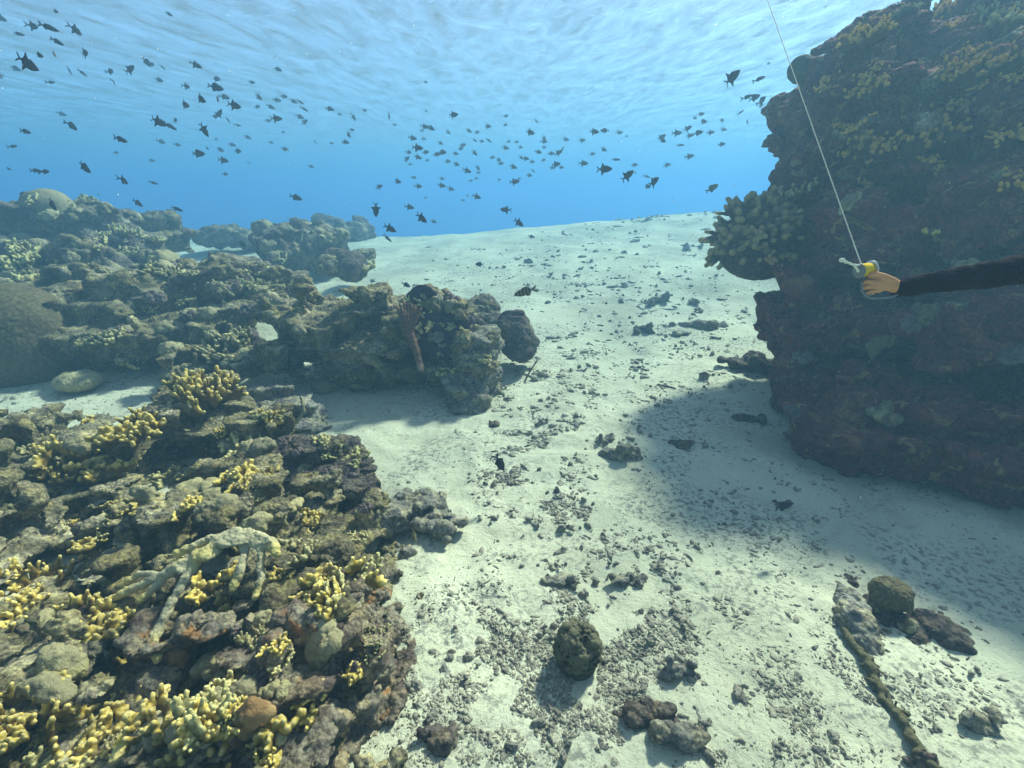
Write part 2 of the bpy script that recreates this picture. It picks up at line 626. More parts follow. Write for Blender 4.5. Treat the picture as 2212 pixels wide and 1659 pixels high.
TAN, OLIVE, MAROON, GREY, BROWN = (0.35, 0.30, 0.18), (0.18, 0.15, 0.075), (0.085, 0.060, 0.066), (0.17, 0.155, 0.145), (0.13, 0.095, 0.065)
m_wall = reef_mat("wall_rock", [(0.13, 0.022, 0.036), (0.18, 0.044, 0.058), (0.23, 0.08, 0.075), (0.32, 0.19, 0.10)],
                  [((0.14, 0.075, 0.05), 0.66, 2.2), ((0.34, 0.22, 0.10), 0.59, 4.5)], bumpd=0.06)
m_reef = reef_mat("reef_rock", [(0.07, 0.048, 0.05), OLIVE, (0.21, 0.18, 0.10), TAN, (0.52, 0.46, 0.29)], [((0.18, 0.10, 0.055), 0.68, 3.0)], bumpd=0.02)  # growth colours, with the pale end raised to paint in sunlit patches
m_far = reef_mat("far_reef_rock", [(0.075, 0.058, 0.060), (0.135, 0.11, 0.08), (0.22, 0.19, 0.125), (0.36, 0.315, 0.20)], scale=0.7, bumpd=0.03, knob=26)
m_pale = reef_mat("sandy_rock", [(0.16, 0.14, 0.11), (0.26, 0.24, 0.18), (0.36, 0.34, 0.27)], bumpd=0.015)
m_dark = reef_mat("dark_rock", [(0.075, 0.055, 0.055), (0.13, 0.105, 0.085), (0.21, 0.175, 0.12)], bumpd=0.02)
m_orange = reef_mat("orange_crust_rock", [MAROON, (0.20, 0.15, 0.10), (0.30, 0.26, 0.18), (0.24, 0.12, 0.05)], [((0.27, 0.135, 0.055), 0.60, 5.0)], bumpd=0.02)

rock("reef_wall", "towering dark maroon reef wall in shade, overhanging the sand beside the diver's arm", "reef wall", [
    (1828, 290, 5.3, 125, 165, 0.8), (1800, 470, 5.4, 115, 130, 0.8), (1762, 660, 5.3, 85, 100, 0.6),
    (1905, 225, 5.45, 145, 125, 0.9), (2060, 180, 5.2, 165, 125, 1.0), (2260, 118, 5.0, 210, 170, 1.0), (2470, -60, 4.9, 170, 230, 0.9), (2000, 300, 4.95, 190, 110, 0.8), (2200, 270, 4.6, 220, 150, 0.9),  # unseen lobe past the upper right corner, added to lengthen the wall's shadow
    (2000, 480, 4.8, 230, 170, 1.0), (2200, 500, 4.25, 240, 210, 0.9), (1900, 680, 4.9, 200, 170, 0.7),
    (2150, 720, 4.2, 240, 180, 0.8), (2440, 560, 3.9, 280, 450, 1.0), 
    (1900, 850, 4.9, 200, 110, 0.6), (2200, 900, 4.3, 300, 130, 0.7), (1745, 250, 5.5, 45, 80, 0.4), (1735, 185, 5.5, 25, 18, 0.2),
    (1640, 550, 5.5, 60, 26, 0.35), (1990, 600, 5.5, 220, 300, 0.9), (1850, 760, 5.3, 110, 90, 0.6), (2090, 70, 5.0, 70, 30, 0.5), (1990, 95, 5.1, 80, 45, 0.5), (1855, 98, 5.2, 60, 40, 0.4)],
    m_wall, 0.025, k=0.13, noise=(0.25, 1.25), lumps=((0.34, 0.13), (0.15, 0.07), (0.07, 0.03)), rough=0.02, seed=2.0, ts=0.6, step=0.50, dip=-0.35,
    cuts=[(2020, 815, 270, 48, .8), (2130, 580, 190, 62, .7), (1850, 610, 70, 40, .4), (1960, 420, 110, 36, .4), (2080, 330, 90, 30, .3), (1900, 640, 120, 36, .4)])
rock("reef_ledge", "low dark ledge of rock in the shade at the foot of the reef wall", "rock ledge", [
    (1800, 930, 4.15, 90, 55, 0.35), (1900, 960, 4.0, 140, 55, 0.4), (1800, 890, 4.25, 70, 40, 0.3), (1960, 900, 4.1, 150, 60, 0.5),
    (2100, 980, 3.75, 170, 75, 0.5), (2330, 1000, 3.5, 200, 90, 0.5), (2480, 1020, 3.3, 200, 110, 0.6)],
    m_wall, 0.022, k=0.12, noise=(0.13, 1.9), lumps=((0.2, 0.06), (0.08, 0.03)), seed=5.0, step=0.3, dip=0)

d1 = G(1600, 800)[1]
rock("coral_rock", "dark lumps of rock on the shaded sand at the wall's lower left foot", "rock", [
    (1588, 785, d1 + .05, 22, 16, 0.15), (1630, 785, d1, 30, 24, 0.2), (1562, 778, d1 + .1, 14, 10, 0.1), (1672, 800, d1 - .05, 28, 22, 0.15)],
    m_dark, 0.02, k=0.06, noise=(0.06, 3.0), lumps=((0.12, 0.04), (0.06, 0.02)), seed=7.0)
rock("coral_rock", "largest boulder of crusted coral rock in the middle, hung with a brown fan", "coral rock", [
    (715, 715, 5.7, 105, 65, 0.55), (835, 715, 5.8, 135, 80, 0.7), (770, 690, 5.9, 140, 50, 0.6), (940, 730, 5.75, 70, 90, 0.5),
    (640, 765, 5.5, 62, 40, 0.35), (850, 800, 5.75, 140, 60, 0.35), (740, 790, 5.6, 110, 45, 0.35), (690, 670, 5.9, 60, 40, 0.4)],
    m_reef, 0.02, k=0.10, noise=(0.15, 2.0), lumps=((0.22, 0.075), (0.09, 0.04), (0.045, 0.018)), seed=9.0, ts=0.75, step=0.30, dip=0,
    cuts=[(790, 850, 90, 24, .5), (880, 770, 70, 36, .4), (800, 700, 36, 14, .25), (690, 760, 60, 20, .3), (640, 800, 40, 16, .3), (760, 735, 40, 13, .25), (910, 840, 60, 30, .4)])
rock("coral_rock", "pale lumpy coral rock leaning against the right end of the fan-hung boulder", "coral rock", [
    (1030, 780, 5.4, 45, 60, 0.35), (1000, 840, 5.3, 45, 38, 0.3), (1050, 740, 5.5, 40, 30, 0.3), (1060, 800, 5.4, 25, 50, 0.2), (1020, 870, 5.15, 35, 18, 0.2)],
    m_pale, 0.018, k=0.08, noise=(0.10, 2.4), lumps=((0.14, 0.05), (0.06, 0.025)), seed=12.0, ts=0.5, step=0.25, dip=0)
rock("boulder", "dark rounded boulder with a knobbed top just right of the central rocks", "boulder", [
    (1112, 730, 6.1, 38, 48, 0.3), (1105, 700, 6.1, 32, 25, 0.25), (1120, 755, 6.0, 30, 25, 0.25)],
    m_dark, 0.022, k=0.1, noise=(0.06, 2.0), lumps=((0.14, 0.05), (0.06, 0.02)), seed=14.0)
rock("coral_rock", "bluish lumpy coral rock behind the fan-hung boulder and left of the dark rounded boulder", "coral rock", [
    (1035, 680, 6.8, 42, 32, 0.4), (1065, 700, 6.6, 30, 25, 0.3), (1015, 700, 6.5, 25, 30, 0.3)],
    m_far, 0.022, k=0.1, noise=(0.1, 2.0), lumps=((0.16, 0.06), (0.07, 0.025)), seed=16.0)

# --- the reef slope on the far left
rock("coral_reef", "long coral ridge along the far left skyline, crowned by a pale dome coral", "coral reef", [
    (70, 500, 9.6, 120, 60, 1.1), (190, 500, 9.8, 110, 55, 1.1), (290, 510, 10.2, 80, 42, 1.0), (360, 505, 10.6, 42, 32, 0.7),
    (-80, 500, 9.2, 120, 70, 1.1), (110, 592, 8.2, 160, 46, 0.9), (270, 548, 9.2, 80, 34, 0.8), (-60, 600, 8, 120, 60, 1.0)],
    m_far, 0.042, k=0.22, noise=(0.26, 1.0), lumps=((0.45, 0.16), (0.20, 0.085), (0.09, 0.03)), seed=20.0, ts=0.6, step=0.50, dip=0)
rock("coral_reef", "broad coral mound with a steep shaded front, below the far left ridge", "coral reef", [
    (470, 605, 7.4, 112, 42, 0.75), (400, 608, 7.6, 66, 44, 0.6), (545, 602, 7.6, 62, 34, 0.6), (610, 618, 7.3, 45, 22, 0.4), (470, 635, 7.15, 120, 34, 0.5)],
    m_far, 0.032, k=0.16, noise=(0.18, 1.3), lumps=((0.32, 0.11), (0.14, 0.055), (0.07, 0.022)), seed=23.0, ts=0.6, step=0.40, dip=0)
rock("coral_reef", "rugged coral slope between the big brain coral and the yellow finger corals", "coral reef", [
    (260, 660, 6.7, 120, 60, 0.7), (200, 730, 6.2, 110, 55, 0.5), (310, 730, 6.2, 80, 50, 0.5), (330, 680, 6.6, 60, 40, 0.5), (150, 640, 7.0, 100, 50, 0.6),
    (380, 720, 6.2, 40, 35, 0.3), (60, 640, 7.2, 110, 45, 0.6)],
    m_reef, 0.028, k=0.14, noise=(0.17, 1.5), lumps=((0.28, 0.10), (0.12, 0.05), (0.06, 0.02)), seed=26.0, ts=0.75, step=0.32, dip=0)
rock("coral_rock", "low jagged outcrop on the sand between the reef slope and the central boulder", "coral rock", [
    (545, 650, 6.9, 50, 28, 0.35), (510, 675, 6.5, 45, 28, 0.3), (580, 640, 7.0, 35, 20, 0.3), (465, 700, 6.3, 40, 22, 0.3), (600, 660, 6.6, 30, 18, 0.2)],
    m_reef, 0.022, k=0.08, noise=(0.12, 2.2), lumps=((0.18, 0.07), (0.08, 0.03)), seed=28.0, step=0.2, dip=0)
rock("coral_rock", "low crusted rise of coral joining the near outcrop to the reef slope behind", "coral rock", [
    (450, 770, 5.9, 55, 28, 0.3), (510, 760, 5.9, 45, 32, 0.3), (410, 800, 5.6, 40, 18, 0.25), (540, 790, 5.6, 30, 18, 0.2), (480, 730, 6.2, 45, 22, 0.3)],
    m_reef, 0.02, k=0.08, noise=(0.13, 2.2), lumps=((0.18, 0.06), (0.08, 0.03), (0.04, 0.012)), seed=29.0, step=0.2, dip=0)
rock("coral_reef", "hazy blue reef hump on the left horizon above a strip of bright sand", "coral reef", [
    (480, 512, 14, 48, 24, 0.9), (535, 516, 14.2, 35, 18, 0.8)], m_far, 0.05, k=0.2, noise=(0.2, 1.2), lumps=((0.4, 0.14), (0.18, 0.06)), seed=30.0)
rock("coral_reef", "hazy coral knoll in the middle distance left of the open sand", "coral reef", [
    (640, 540, 10.8, 70, 35, 0.8), (690, 535, 11.2, 55, 40, 0.8), (600, 525, 11.4, 35, 28, 0.6), (660, 500, 11.6, 45, 25, 0.6)],
    m_far, 0.04, k=0.2, noise=(0.22, 1.3), lumps=((0.4, 0.15), (0.18, 0.07)), seed=33.0, ts=0.5, step=0.5, dip=0)
rock("coral_reef", "faint blue reef silhouette farthest off, behind the hazy knoll", "coral reef", [
    (740, 500, 16.5, 55, 25, 1.0), (705, 495, 16.5, 40, 26, 1.0), (770, 505, 16.8, 30, 20, 0.8)], m_far, 0.06, k=0.2, noise=(0.25, 1.0), lumps=((0.5, 0.16),), seed=35.0)
rock("boulder", "dark blocky boulder on bright sand beyond the central rock", "boulder", [
    (745, 572, 8.8, 44, 30, 0.45), (730, 560, 8.9, 30, 22, 0.4), (760, 585, 8.7, 28, 20, 0.35)], m_dark, 0.03, k=0.12, noise=(0.08, 1.5), lumps=((0.22, 0.07), (0.1, 0.03)), seed=37.0)
rock("boulder", "small hazy boulder behind the dark blocky boulder", "boulder", [
    (785, 550, 10.2, 28, 12, 0.4)], m_far, 0.035, k=0.12, noise=(0.08, 1.5), lumps=((0.22, 0.07),), seed=38.0)
rock("flat_rock", "pale flat sandy rock just in front of the central boulder's left end", "rock", [
    (610, 890, 4.95, 75, 38, 0.35), (660, 905, 4.85, 50, 30, 0.3), (575, 870, 5.1, 45, 28, 0.3), (690, 925, 4.75, 22, 14, 0.15)],
    m_pale, 0.014, k=0.08, noise=(0.08, 2.4), lumps=((0.12, 0.035), (0.05, 0.016)), seed=40.0, step=0.16, dip=0, cuts=[(628, 912, 24, 18, .2)])

# --- the foreground reef, bottom left
rock("coral_reef", "near reef outcrop with yellow finger corals, below the left strip of sand", "coral reef", [
    (330, 1000, 4.1, 150, 60, 0.5), (200, 1030, 3.9, 150, 50, 0.45), (450, 990, 4.2, 110, 55, 0.45), (430, 900, 4.7, 75, 60, 0.35), (540, 1000, 4.1, 60, 60, 0.4),
    (60, 1000, 4.0, 120, 40, 0.4), (120, 930, 4.6, 60, 20, 0.25), (-80, 1010, 3.9, 120, 50, 0.5)],
    m_reef, 0.016, k=0.09, noise=(0.24, 1.9), lumps=((0.18, 0.055), (0.08, 0.035), (0.035, 0.013)), seed=44.0, step=0.24, dip=0, thick=0.3, ds=0.95,
    cuts=[(400, 1005, 80, 46, .4), (240, 1075, 110, 30, .35), (535, 1035, 66, 40, .4), (300, 985, 40, 22, .3), (460, 880, 50, 24, .3), (100, 950, 50, 10, .2), (120, 1060, 60, 14, .25), (430, 800, 50, 22, .3)])
rock("coral_rock", "maroon coral knob with a frilly crown, below the flat sandy rock", "coral rock", [
    (690, 1020, 3.95, 75, 60, 0.35), (740, 1010, 4.0, 42, 50, 0.3), (640, 1000, 4.0, 55, 45, 0.3), (700, 1075, 3.7, 80, 30, 0.3), (770, 1060, 3.75, 35, 30, 0.2)],
    m_dark, 0.014, k=0.07, noise=(0.10, 2.6), lumps=((0.13, 0.05), (0.06, 0.026), (0.03, 0.010)), seed=47.0, step=0.18, dip=0, ds=0.96)
rock("coral_rock", "grey rubbly rock jutting onto the sand below the maroon coral knob", "coral rock", [
    (880, 1105, 3.4, 55, 32, 0.22), (930, 1120, 3.35, 40, 26, 0.18), (835, 1110, 3.4, 45, 30, 0.2), (965, 1140, 3.25, 22, 14, 0.1)],
    m_pale, 0.012, k=0.06, noise=(0.08, 3.0), lumps=((0.10, 0.04), (0.045, 0.018)), seed=49.0, ds=0.97)
rock("coral_reef", "reef slope in the left foreground with deep shaded hollows", "coral reef", [
    (480, 1150, 3.25, 130, 65, 0.35), (620, 1150, 3.25, 100, 60, 0.3), (740, 1190, 3.1, 75, 45, 0.25), (120, 1170, 3.1, 170, 60, 0.4), (300, 1140, 3.3, 120, 40, 0.3),
    (-90, 1180, 3.0, 150, 80, 0.4), (430, 1260, 2.85, 130, 50, 0.3), (620, 1270, 2.8, 110, 45, 0.28), (230, 1230, 2.95, 120, 35, 0.25), (770, 1230, 2.95, 40, 30, 0.15)],
    m_reef, 0.012, k=0.07, noise=(0.23, 2.1), lumps=((0.15, 0.045), (0.065, 0.03), (0.03, 0.012)), seed=52.0, step=0.20, dip=0, thick=0.3, ds=0.90,
    cuts=[(250, 1120, 170, 46, .42), (500, 1105, 100, 40, .4), (400, 1285, 110, 46, .4), (560, 1310, 60, 28, .4), (90, 1280, 110, 50, .35), (690, 1190, 46, 28, .35), (620, 1235, 40, 24, .3), (140, 1190, 110, 26, .4), (310, 1215, 60, 22, .35)])
rock("coral_reef", "orange-crusted reef edge beside the sand in the bottom left", "coral reef", [
    (560, 1400, 2.5, 130, 50, 0.25), (720, 1400, 2.5, 70, 60, 0.22), (780, 1400, 2.48, 45, 60, 0.18), (630, 1480, 2.3, 130, 50, 0.22), (735, 1470, 2.32, 62, 42, 0.16), (420, 1400, 2.5, 90, 45, 0.22),
    (560, 1560, 2.15, 120, 60, 0.22), (610, 1600, 2.08, 70, 50, 0.2)],
    m_orange, 0.010, k=0.05, noise=(0.18, 2.6), lumps=((0.12, 0.04), (0.055, 0.026), (0.025, 0.010)), seed=56.0, step=0.16, dip=0, thick=0.22, ds=0.86,
    cuts=[(530, 1480, 110, 44, .45), (700, 1535, 80, 34, .4), (650, 1410, 46, 26, .3), (430, 1440, 80, 44, .45), (560, 1385, 70, 20, .3), (760, 1455, 34, 22, .25), (620, 1570, 70, 22, .3), (805, 1510, 30, 34, .25)])
rock("coral_reef", "nearest reef shelf in the bottom left corner, crowded with pale and yellow coral", "coral reef", [
    (150, 1430, 2.35, 180, 60, 0.28), (-80, 1420, 2.35, 160, 80, 0.3), (270, 1500, 2.2, 140, 50, 0.22), (80, 1560, 2.05, 180, 60, 0.25), (330, 1600, 1.98, 150, 55, 0.22),
    (150, 1680, 1.85, 200, 60, 0.25), (430, 1650, 1.9, 140, 55, 0.2), (-120, 1600, 2.0, 150, 90, 0.3), (530, 1700, 1.85, 110, 50, 0.2), (350, 1760, 1.75, 250, 60, 0.22)],
    m_reef, 0.009, k=0.045, noise=(0.20, 2.4), lumps=((0.12, 0.038), (0.055, 0.026), (0.024, 0.010)), seed=60.0, step=0.16, dip=0, thick=0.24, ds=0.90,
    cuts=[(350, 1480, 90, 56, .5), (210, 1545, 130, 40, .45), (300, 1650, 80, 32, .3), (80, 1480, 90, 24, .35), (230, 1400, 70, 28, .4), (60, 1375, 60, 24, .3), (480, 1600, 56, 30, .3), (60, 1620, 70, 26, .3), (440, 1545, 60, 24, .3)])

# ================================================================== CORALS
def coral_mat(name, base, tip, speck=0.25, bumpd=0.004, bscale=160, tip_lo=0.0, tip_hi=1.0, cream=0.0, worn=0.0):
    m, nt, b = new_mat(name)
    co = obj_co(nt)
    at = N(nt, "ShaderNodeAttribute", attribute_name="tip")
    f = ramp(nt, at.outputs["Fac"], [(tip_lo, (0, 0, 0)), (tip_hi, (1, 1, 1))])
    pale = ramp(nt, at.outputs["Fac"], [(0.70, (0, 0, 0)), (1.0, (cream, cream, cream))])
    deadf = ramp(nt, noise_tex(nt, co, 9, 4, 0.65), [(0.56, (0, 0, 0)), (0.63, (worn, worn, worn))])
    nz = noise_tex(nt, co, 18, 4, 0.65)
    bb = mix(nt, nz, tuple(x * 0.55 for x in base), tuple(min(1, x * 1.35) for x in base))
    c = mix(nt, f, bb, tip)
    c = mix(nt, pale, c, (0.84, 0.78, 0.55))
    c = mix(nt, deadf, c, (0.15, 0.13, 0.085))
    sp = noise_tex(nt, co, bscale, 3, 0.7)
    c = mix(nt, speck, c, mix(nt, sp, (0.25, 0.25, 0.25), (1.3, 1.3, 1.3)), 'MULTIPLY')
    oi = nt.nodes.new("ShaderNodeObjectInfo")
    c = mix(nt, 1.0, c, ramp(nt, oi.outputs["Random"], [(0, (0.68, 0.68, 0.72)), (1, (1.2, 1.18, 1.08))]), 'MULTIPLY')
    nt.links.new(c, b.inputs["Base Color"])
    pb = bump(nt, b, noise_tex(nt, co, bscale * 0.35, 3, 0.6), 0.6, bumpd * 2.5)
    bump(nt, b, sp, 0.7, bumpd, pb)
    return m


m_fire = coral_mat("fire_coral", (0.20, 0.13, 0.035), (0.74, 0.53, 0.10), 0.45, cream=0.3, worn=0.6)
m_fire_dull = coral_mat("dull_fire_coral", (0.18, 0.14, 0.05), (0.60, 0.50, 0.20), 0.45, cream=0.3, worn=0.6)
m_fire_wall = coral_mat("wall_fire_coral", (0.13, 0.065, 0.030), (0.80, 0.46, 0.10), 0.4, tip_lo=0.3, worn=0.6)  # golden tips over a dark base also paint in sunlit fingertips
m_dead = coral_mat("dead_coral", (0.62, 0.54, 0.32), (0.70, 0.56, 0.20), 0.6, 0.008, 90)
m_plate = coral_mat("plate_coral", (0.38, 0.325, 0.18), (0.46, 0.385, 0.16), 0.6, 0.008, 90, worn=0.7)
m_knob = coral_mat("knob_coral", (0.22, 0.185, 0.10), (0.46, 0.40, 0.24), 0.5)
m_knob_purple = coral_mat("purple_knob_coral", (0.12, 0.085, 0.085), (0.29, 0.225, 0.19), 0.5)
m_brain = coral_mat("brain_coral", (0.10, 0.080, 0.048), (0.165, 0.135, 0.075), 0.3)
m_pale_dome = coral_mat("pale_dome_coral", (0.30, 0.255, 0.14), (0.38, 0.33, 0.19), 0.2)
m_sponge = coral_mat("purple_sponge", (0.050, 0.030, 0.055), (0.065, 0.042, 0.072), 0.7, 0.012, 50)
m_fan = coral_mat("brown_fan", (0.16, 0.085, 0.06), (0.38, 0.26, 0.18), 0.6, 0.01, 70)
m_orange_sp = coral_mat("orange_sponge", (0.20, 0.115, 0.055), (0.30, 0.19, 0.09), 0.5, 0.006, 80)
m_soft = coral_mat("soft_coral", (0.23, 0.20, 0.085), (0.55, 0.48, 0.22), 0.5)
m_rod = coral_mat("weedy_rod", (0.17, 0.145, 0.075), (0.26, 0.22, 0.12), 0.6, 0.006, 90)


def tipval(V, tips, r):
    t = np.zeros(len(V))
    for p in tips:
        d = np.linalg.norm(V - p, axis=1)
        t = np.maximum(t, 1 - smooth((d - 0.4 * r) / (1.6 * r)))
    return t


def finger_coral(size, nfan, nfing, rad, seed, spread=0.9, lean=(0, 0, 0), fork=0.45, blade=0.75):
    """fire coral: rows of fused fingers with rounded pale tips; local coordinates, base at the origin"""
    rg = np.random.default_rng(seed)
    s = SDF(rad * 1.1)
    tips = []
    for i in range(nfan):
        a = rg.uniform(0, 2 * math.pi)
        off = np.array([math.cos(a), math.sin(a), 0]) * size * spread * math.sqrt(rg.uniform(0, 1)) * 0.8
        row = rg.uniform(0, math.pi)
        rd = np.array([math.cos(row), math.sin(row), 0])
        out = unit(np.array([off[0], off[1], 0]) * 0.6 / size + np.array([0, 0, 1.0]) + np.array(lean))
        m = max(2, int(nfing * rg.uniform(0.7, 1.3)))
        prev = None
        for j in range(m):
            u = (j - (m - 1) / 2) / max(1, (m - 1) / 2)
            root = off + rd * u * size * 0.16 - out * size * 0.05
            hgt = size * rg.uniform(0.30, 0.62) * (1 - 0.25 * abs(u))
            d1 = unit(out + rd * u * 0.55 + rg.normal(0, 0.14, 3))
            p1 = root + d1 * hgt * 0.55
            d2 = unit(d1 * 0.9 + rg.normal(0, 0.22, 3) + np.array([0, 0, 0.25]))
            p2 = p1 + d2 * hgt * 0.5
            s.cap(root, p1, rad * 1.25, rad * 0.95)
            s.cap(p1, p2, rad * 0.95, rad * 0.9)
            tips.append(p2)
            if prev is not None and rg.random() < blade:
                for t_ in (0.35, 0.65, 0.92):
                    s.cap(prev[0] + (prev[1] - prev[0]) * t_, root + (p1 - root) * t_, rad * 0.75, rad * 0.75)
            if rg.random() < fork:
                d3 = unit(d1 + rd * rg.choice([-1, 1]) * 0.8 + rg.normal(0, 0.3, 3))
                p3 = p1 + d3 * hgt * 0.38
                s.cap(p1, p3, rad * 0.9, rad * 0.85)
                tips.append(p3)
            prev = (root, p1)
    V, Q = s.mesh(rad * 0.5)
    n = normals(V, Q)
    V = V + n * (rad * 0.22 * perlin(V / rad * 0.35 + seed))[:, None]
    return V, Q, tipval(V, tips, rad * 1.3)


def knob_coral(size, n, rad, seed, flat=0.6):
    """a hummock covered with round knobs"""
    rg = np.random.default_rng(seed)
    s = SDF(rad * 0.45)
    s.ball((0, 0, -0.1 * size), (size * 0.85, size * 0.8, size * flat))
    tips = []
    for i in range(n):
        a, e = rg.uniform(0, 2 * math.pi), math.asin(rg.uniform(0.0, 1))
        p = np.array([math.cos(a) * math.cos(e) * size * 0.85, math.sin(a) * math.cos(e) * size * 0.8, math.sin(e) * size * flat - 0.08 * size])
        q = p * rg.uniform(0.98, 1.15)
        r = rad * rg.uniform(0.6, 1.3)
        s.ball(q, (r, r, r * rg.uniform(0.8, 1.4)))
        tips.append(q * (1 + r / size * 0.7))
    V, Q = s.mesh(rad * 0.33)
    n_ = normals(V, Q)
    V = V + n_ * (rad * 0.12 * fbm(V / rad * 1.2 + seed, 2))[:, None]
    return V, Q, tipval(V, tips, rad * 0.7)


def dome(rx, ry, rz, seed, groove=0.0, gs=0.03, h=None, dent=0.06):
    s = SDF(0.02)
    s.ball((0, 0, 0), (rx, ry, rz))
    V, Q = s.mesh(h or max(rx, rz) / 42.0)
    n = normals(V, Q)
    V = V + n * (dent * rx * fbm(V / rx * 1.3 + seed, 3))[:, None]
    t = np.zeros(len(V))
    if groove:
        w = np.abs(perlin(V / gs + seed))
        V = V + n * (groove * (np.minimum(w * 2.2, 1) - 0.5))[:, None]
        t = np.minimum(w * 2.2, 1)
    return V, Q, t


def branch_slab(pts, rads, seed, h, extra=None):
    """flattened fused branches given as chains of points"""
    s = SDF(0.011)
    tips = []
    for (c_, r_) in (extra or []): s.ball(c_, r_)
    for ch, r in zip(pts, rads):
        for a, b in zip(ch[:-1], ch[1:]):
            s.cap(a, b, r, r * 0.92)
        tips.append(np.array(ch[-1]))
    V, Q = s.mesh(h)
    n = normals(V, Q)
    V, _c = crust(V, Q, ((0.04, 0.012), (0.016, 0.006)), 0.007, float(seed))
    return V, Q, tipval(V, tips, 0.05)


def rough(geo, lumps, rg_, seed):
    V, cav = crust(geo[0], geo[1], lumps, rg_, seed)
    return V, geo[1], geo[2] * 0.5 + 0.5 * np.clip(cav, 0, 1)


def stand(name, label, cat, geo, mat, px, py, tilt=0.35, sink=0.0, rz=None, group=None, scale=1.0, at=None):
    """set a piece of growth on whatever surface lies at that picture position"""
    p, n, d = at if at is not None else S(px, py)
    V, Q, t = geo
    o = mesh_np(name, V, Q, mat, None, {"tip": t})
    z = unit(np.array([0, 0, 1.0]) * (1 - tilt) + n * tilt)
    x = unit(np.cross(np.array([0, 1.0, 0.01]), z)); y = np.cross(z, x)
    R = Matrix(((x[0], y[0], z[0]), (x[1], y[1], z[1]), (x[2], y[2], z[2])))
    if rz: R = R @ Matrix.Rotation(rz, 3, 'Z')
    M = R.to_4x4()
    M.translation = Vector(p - z * sink)
    o.matrix_world = M @ Matrix.Scale(scale, 4)
    return tag(o, label, cat, group)


# --- named colonies of the near and middle reef
def fire(label, px, py, size, nfan, nfing, rad, seed, mat=m_fire, cat="fire coral", **kw):
    return stand("fire_coral", label, cat, finger_coral(size * 1.2, int(nfan * 1.5), nfing + 1, rad * 0.78, seed, **kw), mat, px, py, tilt=0.3, sink=size * 0.08)


fire("tall yellow finger coral clump beside the strip of sand, left of the flat sandy rock", 430, 850, 0.30, 12, 5, 0.019, 101)
fire("dull olive finger coral clump standing behind the tall yellow clump", 490, 750, 0.30, 10, 5, 0.022, 102, mat=m_fire_dull)
fire("bright yellow finger coral with round knob tips on the outcrop beside the strip of sand", 285, 925, 0.20, 11, 5, 0.017, 103)
fire("broad bladed golden fire coral at the left of the near outcrop", 180, 985, 0.24, 8, 5, 0.020, 104, blade=1.0)
fire("second golden fire coral clump, lower and nearer the hollow", 240, 1020, 0.15, 6, 4, 0.015, 105, blade=0.9)
fire("small bright yellow branching coral between the pale plate and the maroon coral knob", 495, 935, 0.10, 7, 4, 0.008, 106)
fire("yellow hand-shaped fire coral at the sand's edge above the knobbed ball coral", 752, 1262, 0.13, 5, 5, 0.014, 107, lean=(0.5, -0.3, 0), blade=1.0)
fire("yellow-tipped fire coral in the shade at the left edge of the picture", 50, 1270, 0.22, 9, 4, 0.013, 108)
fire("sparse yellow-tipped fire coral right of the shaded left edge colony", 150, 1220, 0.14, 5, 4, 0.011, 109)
fire("looped yellow fire coral just left of the long dead branch's tip", 225, 1345, 0.14, 6, 4, 0.013, 110, blade=0.9)
fire("pale yellow finger coral in the middle of the nearest shelf", 255, 1440, 0.12, 6, 4, 0.013, 111)
fire("small olive finger coral on the dark slope above the orange crust", 465, 1490, 0.07, 4, 4, 0.010, 112, mat=m_fire_dull)
fire("yellow fire coral growing at the bottom edge of the picture, left of the orange crust", 330, 1610, 0.14, 7, 4, 0.012, 113)
fire("yellow fire coral in the bottom left corner", 60, 1560, 0.15, 7, 4, 0.012, 114)
fire("yellow fire coral lining the bottom of the picture below the grey cone coral", 520, 1630, 0.12, 7, 4, 0.010, 115)
fire("small yellow-tipped coral under the overhang of the dead branching slab", 520, 1180, 0.10, 5, 4, 0.009, 116)
fire("olive finger coral tuft at the foot of the left mound's shaded front", 350, 590, 0.28, 7, 4, 0.022, 117, mat=m_fire_dull)
fire("largest golden fire coral patch lit on the reef wall, right of the thin line", 1960, 300, 0.34, 16, 5, 0.022, 118, mat=m_fire_wall, spread=1.0)
fire("golden fire coral patch high on the reef wall, above the large lit patch", 1890, 190, 0.24, 10, 5, 0.019, 119, mat=m_fire_wall)
fire("fire coral clump crowning the reef wall at the top of the picture", 2050, 30, 0.30, 10, 5, 0.022, 120, mat=m_fire_wall)
fire("fire coral frill on the upper left crest of the reef wall", 1870, 80, 0.24, 9, 5, 0.020, 121, mat=m_fire_wall)
fire("yellow coral fringe on the reef wall at the upper right edge", 2130, 150, 0.28, 9, 5, 0.020, 122, mat=m_fire_wall)
fire("second row of fire coral to the right on the large lit wall patch", 2060, 235, 0.22, 9, 5, 0.020, 123, mat=m_fire_wall)
fire("lower strand of fire coral trailing left below the large lit wall patch", 1890, 345, 0.18, 7, 5, 0.018, 124, mat=m_fire_wall)
fire("pale coral tuft in the shade of the wall, above the shelf of stubby fingers", 1720, 420, 0.20, 6, 4, 0.018, 125, mat=m_fire_dull)
fire("small bright yellow coral alone on the dark wall above the diver's hand", 2010, 500, 0.07, 3, 3, 0.013, 126)
fire("pale tuft hanging at the wall's left edge beside the open sand", 1640, 600, 0.15, 5, 4, 0.016, 127, mat=m_dead)

